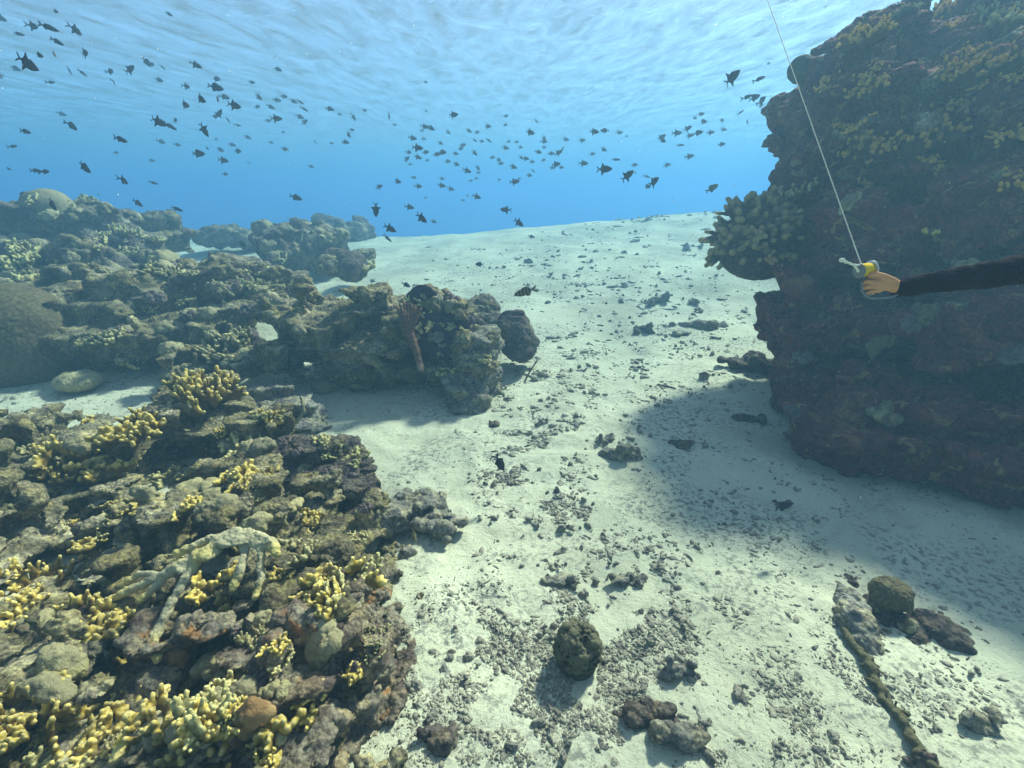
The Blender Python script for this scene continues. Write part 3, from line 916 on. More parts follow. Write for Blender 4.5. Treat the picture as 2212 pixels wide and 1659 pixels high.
for (px_, py_, sz_, nf_, sd_, lab_) in [
        (330, 905, .16, 7, 130, "yellow finger coral at the crest of the near outcrop, left of the pale plate"), (140, 1020, .16, 6, 131, "golden fire coral fringe lowest on the left of the near outcrop"),
        (560, 905, .10, 5, 132, "olive finger coral wedged by the flat sandy rock"), (690, 960, .09, 6, 133, "pinkish tipped finger coral crown on the maroon coral knob"),
        (640, 1195, .10, 5, 134, "pale finger coral in the cleft right of the dead branching slab"), (700, 1250, .09, 5, 135, "yellow finger coral right beside the knobbed ball coral"),
        (440, 1275, .10, 6, 136, "yellow stubs of coral below the dead branching slab"), (500, 1300, .09, 5, 137, "second yellow stubs of coral right below the dead slab's arms"),
        (30, 1340, .12, 6, 138, "yellow-tipped coral low on the left edge"), (170, 1330, .11, 5, 139, "yellow coral tips along the pale ledge near the left edge"),
        (390, 1500, .09, 5, 140, "yellow coral at the rim of the dark recess in the nearest shelf"), (270, 1530, .10, 6, 141, "yellow coral fringe above the upright splinter"),
        (180, 1620, .11, 6, 142, "yellow coral fringe at the bottom left of the splinter"), (440, 1625, .10, 6, 143, "bright yellow coral fringe at the bottom, right of the splinter"),
        (600, 1560, .08, 5, 144, "yellow coral stubs on the lower orange crust"), (130, 1560, .10, 5, 145, "yellow coral stubs near the bottom left corner colony")]:
    fire(lab_, px_, py_, sz_, nf_, 4, 0.012, sd_, mat=m_fire if sd_ not in (132, 133, 134) else m_fire_dull, blade=0.8)

# --- shelf of stubby fingers sticking out from the wall over the sand
rg = np.random.default_rng(77)
s = SDF(0.03)
tips = []
c0 = P(1640, 520, 5.45)
for i in range(430):
    o_ = unit(rg.normal(size=3))
    if o_[1] > 0.35 or o_[0] > 0.55 or o_[2] < -0.45: continue
    o_ = o_ * np.array([0.66, 0.46, 0.56])
    p0, p1 = c0 + o_ * 0.55, c0 + (o_ + rg.normal(0, 0.05, 3)) * rg.uniform(0.74, 1.04)
    r_ = rg.uniform(0.018, 0.028)
    s.cap(p0, p1, r_ * 1.3, r_)
    tips.append(p1)
    if rg.random() < 0.4:
        p2 = p0 + (p1 - p0) * 0.6
        p3 = p2 + unit(p1 - p0 + rg.normal(0, 0.12, 3)) * rg.uniform(.08, .16)
        s.cap(p2, p3, r_, r_ * 0.85); tips.append(p3)
s.ball(c0 + np.array([0.06, 0.05, -0.04]), (0.52, 0.34, 0.42), k=0.05)
V, Q = s.mesh(0.012)
V, _c = crust(V, Q, ((0.07, 0.014), (0.03, 0.008)), 0.004, 21.0)
o = place("finger_coral", V, Q, coral_mat("stubby_coral", (0.075, 0.045, 0.045), (0.46, 0.33, 0.15), 0.4, worn=0.6), c0, {"tip": tipval(V, tips, 0.035)})
tag(o, "rounded shelf of stubby pale-tipped coral fingers jutting from the wall's left edge", "finger coral")

# --- brain, dome and ball corals
def setdome(name, label, cat, px, py, d, rx, rz, mat, seed, **kw):
    geo = dome(rx, rx * 0.9, rz, seed, **kw)
    c = P(px, py, d)
    o = mesh_np(name, geo[0], geo[1], mat, None, {"tip": geo[2]})
    o.location = c
    solid(geo[0] + c, geo[1])
    return tag(o, label, cat)


setdome("brain_coral", "huge smooth brown brain coral dome at the left edge", "brain coral", 45, 745, 5.95, 0.72, 0.78, m_brain, 3, groove=0.008, gs=0.05, h=0.016, dent=0.035)
setdome("dome_coral", "pale yellowish dome coral on top of the far left ridge, behind a dark fish", "dome coral", 108, 460, 9.0, 0.46, 0.44, m_pale_dome, 5, dent=0.04)
setdome("brain_coral", "rounded grey stone coral lying alone on the strip of sand at left", "stone coral", 168, 823, 5.55, 0.25, 0.12, m_pale_dome, 8, groove=0.006, gs=0.05, dent=0.08)
setdome("ball_coral", "knobbed greenish ball coral beside the hand-shaped fire coral", "ball coral", 627, 1290, 2.55, 0.135, 0.135, coral_mat("green_ball_coral", (0.16, 0.145, 0.075), (0.30, 0.27, 0.15), 0.4), 11, groove=0.006, gs=0.011, h=0.0045, dent=0.05)
setdome("ball_coral", "small smooth brown ball coral below the knobbed ball coral", "ball coral", 602, 1352, 2.33, 0.052, 0.055, m_brain, 12, dent=0.03)
setdome("ball_coral", "small round pale coral ball on a strip of sand by the hazy knoll", "ball coral", 592, 553, 9.8, 0.12, 0.10, m_pale_dome, 13, dent=0.05)
setdome("ball_coral", "rusty round coral knob on top of the fan-hung boulder", "ball coral", 833, 632, 5.9, 0.09, 0.12, coral_mat("rusty_coral", (0.26, 0.15, 0.075), (0.3, 0.2, 0.1)), 14, dent=0.08)
setdome("ball_coral", "round olive coral ball on the dim sand cluster at lower right", "ball coral", 1925, 1285, 2.55, 0.10, 0.09, m_brain, 15, groove=0.005, gs=0.018, h=0.004, dent=0.16)
setdome("ball_coral", "brown rounded coral bump on the wall's upper left shoulder beside the line", "ball coral", 1733, 150, 5.3, 0.16, 0.14, m_brain, 16)
geo = branch_slab([[(0, 0, -0.06), (0.0, 0.02, 0.02), (0.03, 0.05, 0.10)]], [0.058], 4, 0.006)
stand("cone_coral", "grey rounded cone of coral above the orange crust at the reef's edge", "cone coral", geo, m_pale_dome, 688, 1420, tilt=0.1)

# --- pale plate coral, dead branching slab, plates
def plate(label, px, py, rx, ry, seed, mat=m_plate, thick=0.018, tilt=0.3, lift=0.04):
    s = SDF(0.02)
    rg = np.random.default_rng(seed)
    for i in range(7):
        a = rg.uniform(0, 6.28); q = rg.uniform(0, 0.7)
        s.ball((math.cos(a) * rx * q, math.sin(a) * ry * q, rg.uniform(-0.01, 0.02)), (rx * rg.uniform(.35, .6), ry * rg.uniform(.35, .6), thick))
    s.cap((0, 0, 0), (0, 0, -lift - 0.05), 0.03, 0.05)
    V, Q = s.mesh(max(0.005, thick * 0.4))
    V[:, 2] += -0.9 * (V[:, 0] ** 2 / rx + V[:, 1] ** 2 / ry) * 0.5
    V = V + normals(V, Q) * (0.006 * fbm(V * 30 + seed, 3))[:, None]
    V, _c = crust(V, Q, ((0.05, 0.016), (0.022, 0.009)), 0.003, float(seed))
    r = np.sqrt((V[:, 0] / rx) ** 2 + (V[:, 1] / ry) ** 2)
    return stand("plate_coral", label, "plate coral", (V, Q, smooth((r - 0.7) / 0.3)), mat, px, py, tilt=tilt, sink=-lift)


plate("pale curved plate coral capping a dark hollow in the near outcrop", 385, 945, 0.15, 0.12, 201, m_pale_dome)
plate("yellowish ledge of plate coral floating over the dark hollow in the left foreground", 310, 1075, 0.10, 0.05, 202)
plate("ragged pale plate coral on the nearest shelf beside the black sea slug", 130, 1430, 0.13, 0.08, 203)
plate("long pale plate coral on the bottom left shelf", 110, 1500, 0.14, 0.06, 204)
plate("pale scalloped plate coral at the bottom edge, left of centre in the reef", 400, 1590, 0.13, 0.08, 205)
plate("pale plate coral on the slope below the maroon coral knob", 560, 1130, 0.12, 0.07, 206)
plate("small orange-edged plate coral in the dark recess left of the orange crust", 390, 1425, 0.07, 0.05, 207, m_orange_sp)
plate("slanting orange sponge plate at the bottom of the orange-crusted reef", 545, 1540, 0.065, 0.04, 208, m_orange_sp)
plate("white ruffled plate coral lowest on the shaded front of the fan-hung boulder", 695, 830, 0.13, 0.09, 209, m_plate, tilt=0.5)
plate("pale curled plate coral in the middle of the fan-hung boulder's shaded front", 800, 775, 0.15, 0.08, 210, m_plate, tilt=0.5)
plate("pale plate coral under the purple sponge", 955, 765, 0.14, 0.06, 211, m_plate, tilt=0.5)
plate("grey rock plate glimmering on the shaded wall below the diver's arm", 1900, 735, 0.26, 0.10, 212, m_knob, tilt=0.6)
plate("pale pinkish plate on the shaded wall left of the line", 1838, 437, 0.11, 0.06, 213, m_knob, tilt=0.6)

d = min(S(a_, b_)[2] for a_, b_ in ((500, 1200), (470, 1170), (420, 1200), (540, 1165), (400, 1240), (520, 1230))) + 0.02
C0 = P(500, 1165, d - 0.10)
def q(px, py, dd=0.0): return P(px, py, d - 0.10 + dd)
chains = [[q(590, 1185, .02), q(555, 1158, .05), q(510, 1150, .06), q(470, 1170, .03), q(440, 1200, -.02)],
          [q(510, 1150, .06), q(450, 1165, .05), q(385, 1195, 0)],
          [q(470, 1170, .03), q(425, 1215, -.03), q(400, 1250, -.08), q(372, 1300, -.13), q(335, 1370, -.20), q(315, 1405, -.24)],
          [q(440, 1200, -.02), q(380, 1225, -.04), q(310, 1262, -.06), q(245, 1292, -.08)],
          [q(400, 1215, -.02), q(350, 1255, -.06), q(300, 1300, -.10)],
          [q(510, 1150, .06), q(530, 1185, .02), q(520, 1230, -.04), q(505, 1270, -.08)],
          [q(555, 1158, .05), q(565, 1200, 0), q(562, 1260, -.06), q(552, 1290, -.1)],
          [q(555, 1158, .05), q(585, 1170, .03), q(598, 1195, 0)],
          [q(340, 1240, -.05), q(300, 1240, -.03), q(265, 1262, -.05)],
          [q(335, 1370, -.2), q(330, 1410, -.25), q(340, 1425, -.26)]]
V, Q, t = branch_slab(chains, [0.025, 0.019, 0.019, 0.019, 0.014, 0.019, 0.017, 0.02, 0.012, 0.016], 5, 0.0058, [(q(505, 1165, .03), (.10, .05, .022)), (q(445, 1195, -.01), (.07, .05, .02)), (q(555, 1170, .04), (.05, .04, .02)), (q(400, 1225, -.04), (.05, .04, .018))])
o = place("dead_coral", V, Q, m_dead, C0, {"tip": t})
tag(o, "pale dead branching coral slab with long arms reaching down to the lower left", "dead coral")
chains = [[P(300, 1560, 1.72), P(330, 1520, 1.78), P(355, 1490, 1.82)], [P(300, 1560, 1.72), P(270, 1600, 1.66), P(250, 1640, 1.62)], [P(300, 1560, 1.72), P(275, 1550, 1.76)]]
V, Q, t = branch_slab(chains, [0.016, 0.02, 0.02], 6, 0.005)
tag(place("dead_coral", V, Q, m_fire, P(300, 1560, 1.72), {"tip": t}), "upright yellow splinter of coral slanting at the bottom edge of the reef", "dead coral")

# --- purple sponge, brown fan, whips
s = SDF(0.010)
rg = np.random.default_rng(9)
cs = P(945, 700, 5.25)
for (px, py, rx, ry, dd) in [(915, 665, 38, 50, 0.0), (960, 670, 32, 34, .02), (975, 690, 28, 40, 0), (985, 735, 30, 28, -.02), (935, 720, 50, 45, -.02), (900, 700, 28, 45, .03), (960, 760, 32, 20, 0), (935, 640, 16, 14, .05), (890, 645, 14, 16, .05), (1000, 705, 16, 20, .03), (1005, 740, 14, 14, .03)]:
    s.ball(P(px, py, 5.28 + dd * 2.5), (rx * 5.3 / F, 0.06, ry * 5.3 / F))
V, Q = s.mesh(0.014)
V, _c = crust(V, Q, ((0.07, 0.014), (0.03, 0.006)), 0.004, 8.0)
solid(V, Q)
tag(place("sponge", V, Q, m_sponge, cs, {"tip": np.zeros(len(V))}), "dark purple lobed sponge on the right shoulder of the fan-hung boulder", "sponge")
s = SDF(0.015)
for i in range(15):
    u = i / 14
    a = P(855 + 56 * u, 650 + 24 * abs(u - .4) + 6 * (i % 2), 5.02 + 0.05 * math.sin(i * 1.9))
    b1 = P(868 + 32 * u, 688 + 4 * (i % 2), 4.99 + 0.03 * math.sin(i * 2.7))
    m_ = P(877 + 12 * u, 722, 4.98 + 0.02 * math.cos(i * 2.3))
    s.cap(a, b1, 0.012, 0.013, k=0.006).cap(b1, m_, 0.013, 0.016, k=0.006)
s.cap(P(882, 712, 5.0), P(900, 760, 4.97), 0.045, 0.04).cap(P(900, 760, 4.97), P(908, 792, 4.96), 0.036, 0.035).ball(P(909, 795, 4.96), 0.036)
V, Q = s.mesh(0.010)
V = V + normals(V, Q) * (0.010 * fbm(V * 26, 3))[:, None]
tt = smooth((P(0, 770, 4.97)[2] - V[:, 2]) / 0.15)
tag(place("sea_fan", V, Q, m_fan, P(885, 715, 5.0), {"tip": tt}), "reddish brown ribbed fan hanging down the front of the central boulder", "sea fan")


def whip(name, label, cat, pts, r, mat, h=None):
    s = SDF(r)
    for a, b in zip(pts[:-1], pts[1:]): s.cap(a, b, r, r * 0.9)
    V, Q = s.mesh(h or r * 0.6)
    V = V + normals(V, Q) * (r * 0.35 * fbm(V / r * 0.3, 2))[:, None]
    c = np.array(pts[0], float)
    return tag(place(name, V, Q, mat, c, {"tip": np.zeros(len(V))}), label, cat)


whip("sea_whip", "bare forked whip coral leaning on the flat sandy rock", "sea whip", [P(625, 935, 4.5), P(640, 912, 4.48), P(657, 888, 4.5), P(652, 865, 4.52)], 0.016, m_pale_dome)
gA = G(1130, 825)
whip("sea_whip", "thin straight whip standing on the sand right of the central rocks", "sea whip", [gA[0] + np.array([0, 0, -0.03]), P(1148, 797, gA[1]), P(1160, 780, gA[1])], 0.012, m_rod)

for i_, (px_, py_) in enumerate([(925, 668), (950, 650), (930, 700), (968, 672), (940, 725), (975, 705), (915, 640), (955, 745), (900, 725)]):
    stand("knob_coral", "small pale coral bit growing on the dark purple sponge", "knob coral", knob_coral(.028 + .012 * (i_ % 3), 9, .013, 340 + i_), m_knob, px_, py_, group="coral bits on the purple sponge")

# --- the cluster on the sand at lower right
rock("coral_rock", "grey rock hump half buried in dim sand beneath the olive ball coral at right", "rock", [
    (1930, 1370, 2.55, 75, 50, 0.16), (2000, 1380, 2.5, 70, 32, 0.13), (1900, 1330, 2.6, 35, 30, 0.1), (1830, 1260, 2.85, 75, 16, 0.12), (2050, 1390, 2.45, 35, 22, 0.1)],
    m_dark, 0.010, k=0.05, noise=(0.06, 3.4), lumps=((0.10, 0.035), (0.045, 0.015)), seed=70.0)
rock("coral_rock", "pale pitted slab leaning on the left of the grey hump at lower right", "rock", [
    (1845, 1345, 2.5, 40, 45, 0.12), (1870, 1395, 2.38, 38, 35, 0.1), (1830, 1310, 2.6, 26, 26, 0.1)],
    m_pale, 0.009, k=0.05, noise=(0.05, 3.6), lumps=((0.08, 0.022), (0.035, 0.012)), seed=72.0)
rock("coral_rock", "pale wedge of broken coral with a shadowed underside, left of the weedy rod", "rock", [
    (1835, 1530, 2.12, 48, 18, 0.06), (1870, 1545, 2.1, 30, 18, 0.05), (1810, 1520, 2.14, 22, 12, 0.04)],
    m_pale, 0.008, k=0.04, noise=(0.03, 4.0), lumps=((0.06, 0.015),), seed=74.0)
pts = [P(1822, 1365, 2.42), P(1850, 1410, 2.30), P(1880, 1460, 2.22), P(1905, 1530, 2.10), P(1940, 1590, 1.99), P(1985, 1650, 1.88), P(2030, 1710, 1.80)]
pts = [np.array([a[0], a[1], max(Hs(a[0], a[1]) + 0.025, a[2] - 0.02)]) for a in pts]
s = SDF(0.012)
rg = np.random.default_rng(61)
fine_ = []
for a_, b_ in zip(pts[:-1], pts[1:]):
    for u_ in (0, .33, .66): fine_.append(a_ * (1 - u_) + b_ * u_ + rg.normal(0, .006, 3))
for i_, (a_, b_) in enumerate(zip(fine_[:-1], fine_[1:])):
    s.cap(a_, b_, rg.uniform(.009, .017), rg.uniform(.009, .016))
    e_ = a_ + rg.normal(0, .035, 3) * np.array([1, 1, .4]); s.cap(a_, e_, .008, .004)
    e_ = a_ + np.array([.02, -.01, -.005]); s.cap(e_, e_ + (b_ - a_) * 1.1 + rg.normal(0, .012, 3), .008, .007)
V, Q = s.mesh(0.006)
V, _c = crust(V, Q, ((0.035, 0.012), (0.014, 0.005)), 0.004, 62.0)
tag(place("rod", V, Q, m_rod, pts[0], {"tip": np.zeros(len(V))}), "long weedy rod lying on the sand at lower right, running out of the bottom edge", "rod")
for (px, py, r_, lab) in [(1905, 1370, .035, "small pale knob coral on the front of the grey hump"), (1960, 1350, .04, "brown knob coral right of the olive ball coral"), (1885, 1310, .03, "small yellowish knob coral between the pale slab and the olive ball coral")]:
    stand("knob_coral", lab, "knob coral", knob_coral(r_, 12, r_ * 0.4, int(px)), m_knob, px, py)

# --- the lone barrel of coral on the near sand, and loose rocks
p, d = G(1252, 1478)
geo = knob_coral(0.112, 520, 0.009, 300, flat=1.4)
geo = rough(geo, ((0.09, 0.030), (0.03, 0.010), (0.014, 0.005)), 0.003, 30.0)
stand("knob_coral", "dark barrel of knobbed coral with a greenish top alone on the near sand", "knob coral", geo,
      coral_mat("barrel_coral", (0.085, 0.070, 0.05), (0.20, 0.185, 0.11), 0.5), 1252, 1440, at=(np.array([p[0], p[1] + .10, Hs(p[0], p[1] + .10) + .07]), np.array([0, 0, 1.0]), d))
for (px, py, rx, ry, lab, mt, sd) in [
        (1335, 985, 48, 22, "jagged cluster of dead coral in the middle of the sandy channel", m_pale, 80),
        (1300, 955, 30, 16, "smaller dead coral lump behind the jagged cluster in the channel", m_pale, 81),
        (1387, 712, 24, 14, "small dark-topped rock on bright sand near the wall", m_dark, 82),
        (1425, 650, 26, 22, "tall pale coral stump on the bright sand slope", m_pale, 83),
        (1520, 705, 50, 16, "low ridge of broken coral on the sand by the wall's shadow", m_pale, 84),
        (1480, 720, 30, 10, "flat coral fragment left of the low ridge by the wall's shadow", m_pale, 85),
        (1385, 1545, 75, 24, "dark slab of coral half sunk in the sand at the bottom", m_dark, 86),
        (1480, 1590, 70, 24, "shaded coral slab at the bottom, right of the dark sunk slab", m_pale, 87),
        (857, 1243, 13, 11, "single round stone on clean sand beside the left reef", m_dark, 88),
        (1360, 1255, 45, 18, "clump of grey coral fragments on the near sand, right of centre", m_pale, 89),
        (1465, 1445, 45, 25, "grey fractured coral lump on the near sand, right of the dark barrel", m_pale, 90),
        (1210, 1255, 40, 14, "flat grey coral lump on the near sand, straight above the dark barrel", m_pale, 91),
        (960, 1600, 60, 26, "low shadowy coral lump at the bottom edge, left of centre", m_dark, 92),
        (820, 1660, 50, 30, "coral lump cut off by the bottom edge beside the reef", m_reef, 93),
        (1470, 960, 40, 10, "flat stones at the rim of the wall's shadow", m_dark, 94),
        (1065, 915, 16, 10, "small dark coral lump on sand below the central rocks", m_dark, 95),
        (880, 1190, 28, 18, "broken coral heap on the sand beside the reef edge", m_pale, 96),
        (1690, 1090, 20, 10, "dark stone in the wall's shadow", m_dark, 97),
        (1620, 905, 40, 10, "low stones inside the wall's shadow", m_dark, 98),
        (2120, 1560, 60, 24, "grey coral slab at the lower right edge of the sand", m_pale, 99),
        (1990, 1640, 40, 20, "dark coral lump cut by the bottom edge right of the weedy rod", m_dark, 100)]:
    p, d = G(px, py)
    d -= ry / F * d * 0.6
    rl = np.random.default_rng(sd)
    bl = [(px + rx * rl.uniform(-.8, .8), py + ry * rl.uniform(-.7, .6), d * rl.uniform(.985, 1.015), rx * rl.uniform(.16, .36), ry * rl.uniform(.30, .60), rx * d / F * rl.uniform(.15, .35)) for _ in range(9)]
    rock("coral_lump", lab, "coral rock", [(px, py, d, rx * .5, ry * .55, rx * d / F * .4)] + bl,
         mt, max(0.007, d * 0.0035), k=0.012, noise=(0.22 * ry * d / F + 0.008, 1.2 / (ry * d / F * 2.0)), lumps=((ry * d / F * 1.1, ry * d / F * 0.42), (ry * d / F * .5, ry * d / F * 0.2)), rough=0.004, seed=float(sd), keep=False)

# --- many small coral heads covering the reefs
def ragged(seed):
    s = SDF(0.015)
    rg = np.random.default_rng(seed)
    for i in range(9):
        a = rg.uniform(0, 6.28); q_ = rg.uniform(0.1, 0.9)
        s.ball((math.cos(a) * .12 * q_, math.sin(a) * .09 * q_, rg.uniform(0.02, 0.05)), (rg.uniform(.03, .06), rg.uniform(.03, .05), .026))
    s.cap((0, 0, 0.03), (0, 0, -0.05), 0.03, 0.04)
    V, Q = s.mesh(0.006)
    return V, Q, np.ones(len(V)) * 0.3


protos = []
for i, (fn, mt, nm, cat) in enumerate([
        (lambda: rough(knob_coral(0.085, 26, 0.03, 401), ((0.03, 0.014), (0.014, 0.006)), 0.003, 1.0), m_knob, "knob_coral", "knob coral"),
        (lambda: rough(knob_coral(0.08, 34, 0.022, 402), ((0.026, 0.012), (0.012, 0.005)), 0.003, 2.0), m_knob_purple, "knob_coral", "knob coral"),
        (lambda: finger_coral(0.15, 9, 4, 0.011, 403), m_soft, "finger_coral", "finger coral"),
        (lambda: rough(dome(0.08, 0.075, 0.055, 404, groove=0.003, gs=0.02, h=0.006, dent=0.2), ((0.03, 0.008),), 0.003, 3.0), m_pale_dome, "dome_coral", "dome coral"),
        (lambda: finger_coral(0.13, 6, 5, 0.010, 405, blade=1.0), m_fire_dull, "fire_coral", "fire coral"),
        (lambda: rough(knob_coral(0.10, 14, 0.036, 406, flat=0.35), ((0.05, 0.022), (0.02, 0.010)), 0.004, 4.0), m_reef, "stone_coral", "stone coral"),
        (lambda: rough(dome(0.08, 0.06, 0.035, 407, h=0.005, dent=0.4), ((0.035, 0.018), (0.014, 0.006)), 0.003, 5.0), m_orange_sp, "sponge", "sponge"),
        (lambda: finger_coral(0.15, 7, 6, 0.0115, 409, blade=1.0), m_fire, "fire_coral", "fire coral"),
        (lambda: rough(ragged(408), ((0.045, 0.016), (0.02, 0.008)), 0.003, 6.0), m_plate, "plate_coral", "plate coral"),
        (lambda: finger_coral(0.15, 7, 6, 0.0125, 410, blade=1.0), m_fire_wall, "fire_coral", "fire coral")]):
    V, Q, t = fn()
    me = mesh_np(nm, V, Q, mt, None, {"tip": t})
    protos.append((me, nm, cat))
used = set()


def scatter(region, n, kinds, lo, hi, seed, where, words):
    rg = np.random.default_rng(seed)
    (x0, y0, x1, y1) = region
    k = 0
    for _ in range(n * 6):
        if k >= n: break
        px, py = rg.uniform(x0, x1), rg.uniform(y0, y1)
        p, nn, d = S(px, py)
        if nn[2] > 0.985 and abs(p[2] - Hs(p[0], p[1])) < 0.02: continue
        if nn[2] < -0.1: continue
        i = int(rg.choice(kinds))
        src, nm, cat = protos[i]
        if i in used:
            o = src.copy(); COL.objects.link(o)
        else:
            o = src; used.add(i)
        sc = rg.uniform(lo, hi)
        z = unit(np.array([0, 0, 1.0]) * 0.6 + nn * 0.6)
        x = unit(np.cross(np.array([0, 1.0, 0.01]), z)); y = np.cross(z, x)
        M = (Matrix(((x[0], y[0], z[0]), (x[1], y[1], z[1]), (x[2], y[2], z[2]))) @ Matrix.Rotation(rg.uniform(0, 6.28), 3, 'Z')).to_4x4()
        M.translation = Vector(p - z * 0.02 * sc)
        o.matrix_world = M @ Matrix.Diagonal((sc * rg.uniform(.8, 1.2), sc * rg.uniform(.8, 1.2), sc * rg.uniform(.7, 1.2), 1))
        tag(o, words[i] + " " + where, cat, cat + "s " + where)
        k += 1


W = {0: "small tan knobby coral head", 1: "small purple knobby coral head", 2: "small soft branching coral tuft", 3: "small pale dome coral",
     4: "small olive fire coral", 5: "rugged lump of stone coral", 6: "small orange sponge crust", 8: "ragged pale plate coral", 7: "small golden yellow fire coral", 9: "small gold-tipped fire coral"}
scatter((0, 430, 400, 610), 40, [0, 1, 2, 4, 5, 5], 1.0, 2.2, 501, "on the far left reef ridge", W)
scatter((310, 520, 640, 680), 30, [0, 1, 2, 4, 5, 5], 0.8, 1.8, 502, "on the broad mound below the left ridge", W)
scatter((150, 600, 600, 790), 40, [0, 1, 2, 3, 4, 5, 5], 0.6, 1.3, 503, "on the slope right of the huge brain coral", W)
scatter((570, 630, 1090, 830), 50, [0, 1, 4, 4, 5, 5], 0.5, 1.3, 504, "on the central boulders", W)
scatter((0, 880, 600, 1090), 24, [0, 2, 4, 5, 7, 7, 8], 0.5, 1.1, 505, "on the near outcrop beside the strip of sand", W)
scatter((600, 950, 800, 1100), 16, [0, 1, 1, 2, 5], 0.4, 0.8, 506, "on the maroon coral knob", W)
scatter((0, 1090, 820, 1320), 28, [0, 2, 4, 5, 7, 7, 8], 0.35, 0.75, 507, "on the hollowed left foreground slope", W)
scatter((370, 1330, 840, 1600), 26, [0, 1, 2, 6, 7, 8], 0.3, 0.65, 508, "on the orange-crusted reef edge", W)
scatter((0, 1340, 640, 1659), 28, [0, 2, 4, 5, 7, 7, 8], 0.35, 0.75, 509, "on the nearest shelf in the bottom left corner", W)
scatter((1780, 10, 2212, 400), 34, [2, 5, 5, 9, 9, 9], 0.5, 1.1, 510, "on the upper reef wall", W)
scatter((1700, 520, 2212, 1060), 10, [1, 5], 0.6, 1.2, 511, "on the shaded lower reef wall", W)
scatter((560, 470, 800, 590), 14, [0, 4, 5], 1.3, 2.4, 512, "on the hazy knoll in the distance", W)
for i, (src, nm, cat) in enumerate(protos):
    if i not in used: bpy.data.objects.remove(src)

# ================================================================== FISH
def fish_geo(prof, wid, fins, tail, bend=0.0, roll=0.0):
    """one continuous skin: lofted body plus thin swept fins. Snout at x=+0.5, tail at x=-0.5, z up"""
    V, Fc, U = [], [], []
    xs = np.linspace(0, 1, 15)
    ss = np.array([p[0] for p in prof]); hu = np.array([p[1] for p in prof]); hd = np.array([p[2] for p in prof])
    nseg = 12
    for s_ in xs:
        t = s_ ** 1.15 * ss[-1]
        a, c = np.interp(t, ss, hu), np.interp(t, ss, hd)
        w = wid * math.sin(math.pi * min(1, (t / ss[-1]) * 0.86 + 0.12)) ** 0.8
        for k_ in range(nseg):
            an = 2 * math.pi * k_ / nseg
            z = (a if math.sin(an) > 0 else c) * math.sin(an)
            V.append((0.5 - t, w * math.cos(an), z)); U.append(t)
    for i in range(len(xs) - 1):
        for k_ in range(nseg):
            a, b_ = i * nseg + k_, i * nseg + (k_ + 1) % nseg
            Fc.append((a, b_, b_ + nseg, a + nseg))
    tris = []
    for end, rev in ((0, False), (len(xs) - 1, True)):
        c_ = len(V); V.append(tuple(np.mean(V[end * nseg:end * nseg + nseg], axis=0) + np.array([0.008 if end == 0 else -0.004, 0, 0]))); U.append(0 if end == 0 else 0.8)
        for k_ in range(nseg):
            a, b_ = end * nseg + k_, end * nseg + (k_ + 1) % nseg
            tris.append((a, c_, b_) if not rev else (a, b_, c_))
    def fin(poly, th=0.007):
        n0 = len(V)
        cx = np.mean([p[0] for p in poly]); cz = np.mean([p[1] for p in poly])
        m = len(poly)
        for (x, z) in poly:
            V.append((x, 0, z)); U.append(0.5 - x)
        V.append((cx, th, cz)); V.append((cx, -th, cz)); U.extend([0.5 - cx] * 2)
        for k_ in range(m):
            a, b_ = n0 + k_, n0 + (k_ + 1) % m
            tris.append((a, b_, n0 + m)); tris.append((b_, a, n0 + m + 1))
    for f_ in fins: fin(f_)
    for f_ in tail: fin(f_)
    V = np.array(V, float)
    x = V[:, 0]
    q_ = np.clip(0.15 - x, 0, 1)
    V[:, 1] += bend * q_ ** 2 * 1.6
    return V, [np.array(Fc), np.array(tris)], np.array(U)


TRIG = [(0, .012, .012), (.04, .05, .055), (.12, .10, .115), (.25, .165, .18), (.38, .195, .205), (.5, .18, .19), (.62, .12, .125), (.72, .06, .06), (.80, .038, .038)]
OVAL = [(0, .015, .015), (.04, .06, .055), (.12, .125, .115), (.25, .19, .18), (.38, .21, .20), (.52, .18, .18), (.66, .11, .11), (.76, .055, .055), (.82, .04, .04)]
SLIM = [(0, .012, .012), (.05, .045, .045), (.15, .085, .085), (.3, .115, .12), (.45, .115, .12), (.6, .09, .09), (.72, .05, .05), (.82, .03, .03)]
tf = [[(0.04, .17), (-.02, .21), (-.13, .36), (-.17, .33), (-.17, .20), (-.24, .05)], [(0.04, -.18), (-.02, -.23), (-.13, -.37), (-.17, -.34), (-.17, -.20), (-.24, -.05)], [(.20, .14), (.13, .235), (.09, .19), (.08, .17)]]
lyre = [[(-.28, .03), (-.36, .09), (-.50, .22), (-.47, .12), (-.40, .02), (-.30, -.01)], [(-.28, -.03), (-.36, -.09), (-.50, -.22), (-.47, -.12), (-.40, -.02), (-.30, .01)]]
of = [[(0.2, .15), (.08, .26), (-.10, .27), (-.20, .17), (-.22, .07)], [(0.05, -.18), (-.04, -.27), (-.14, -.26), (-.22, -.12), (-.20, -.06)]]
fork = [[(-.30, .035), (-.40, .12), (-.50, .16), (-.44, .03), (-.36, 0)], [(-.30, -.035), (-.40, -.12), (-.50, -.16), (-.44, -.03), (-.36, 0)]]
sf = [[(0.2, .09), (.10, .15), (-.15, .14), (-.24, .05)], [(0.0, -.11), (-.08, -.17), (-.2, -.12), (-.24, -.04)]]

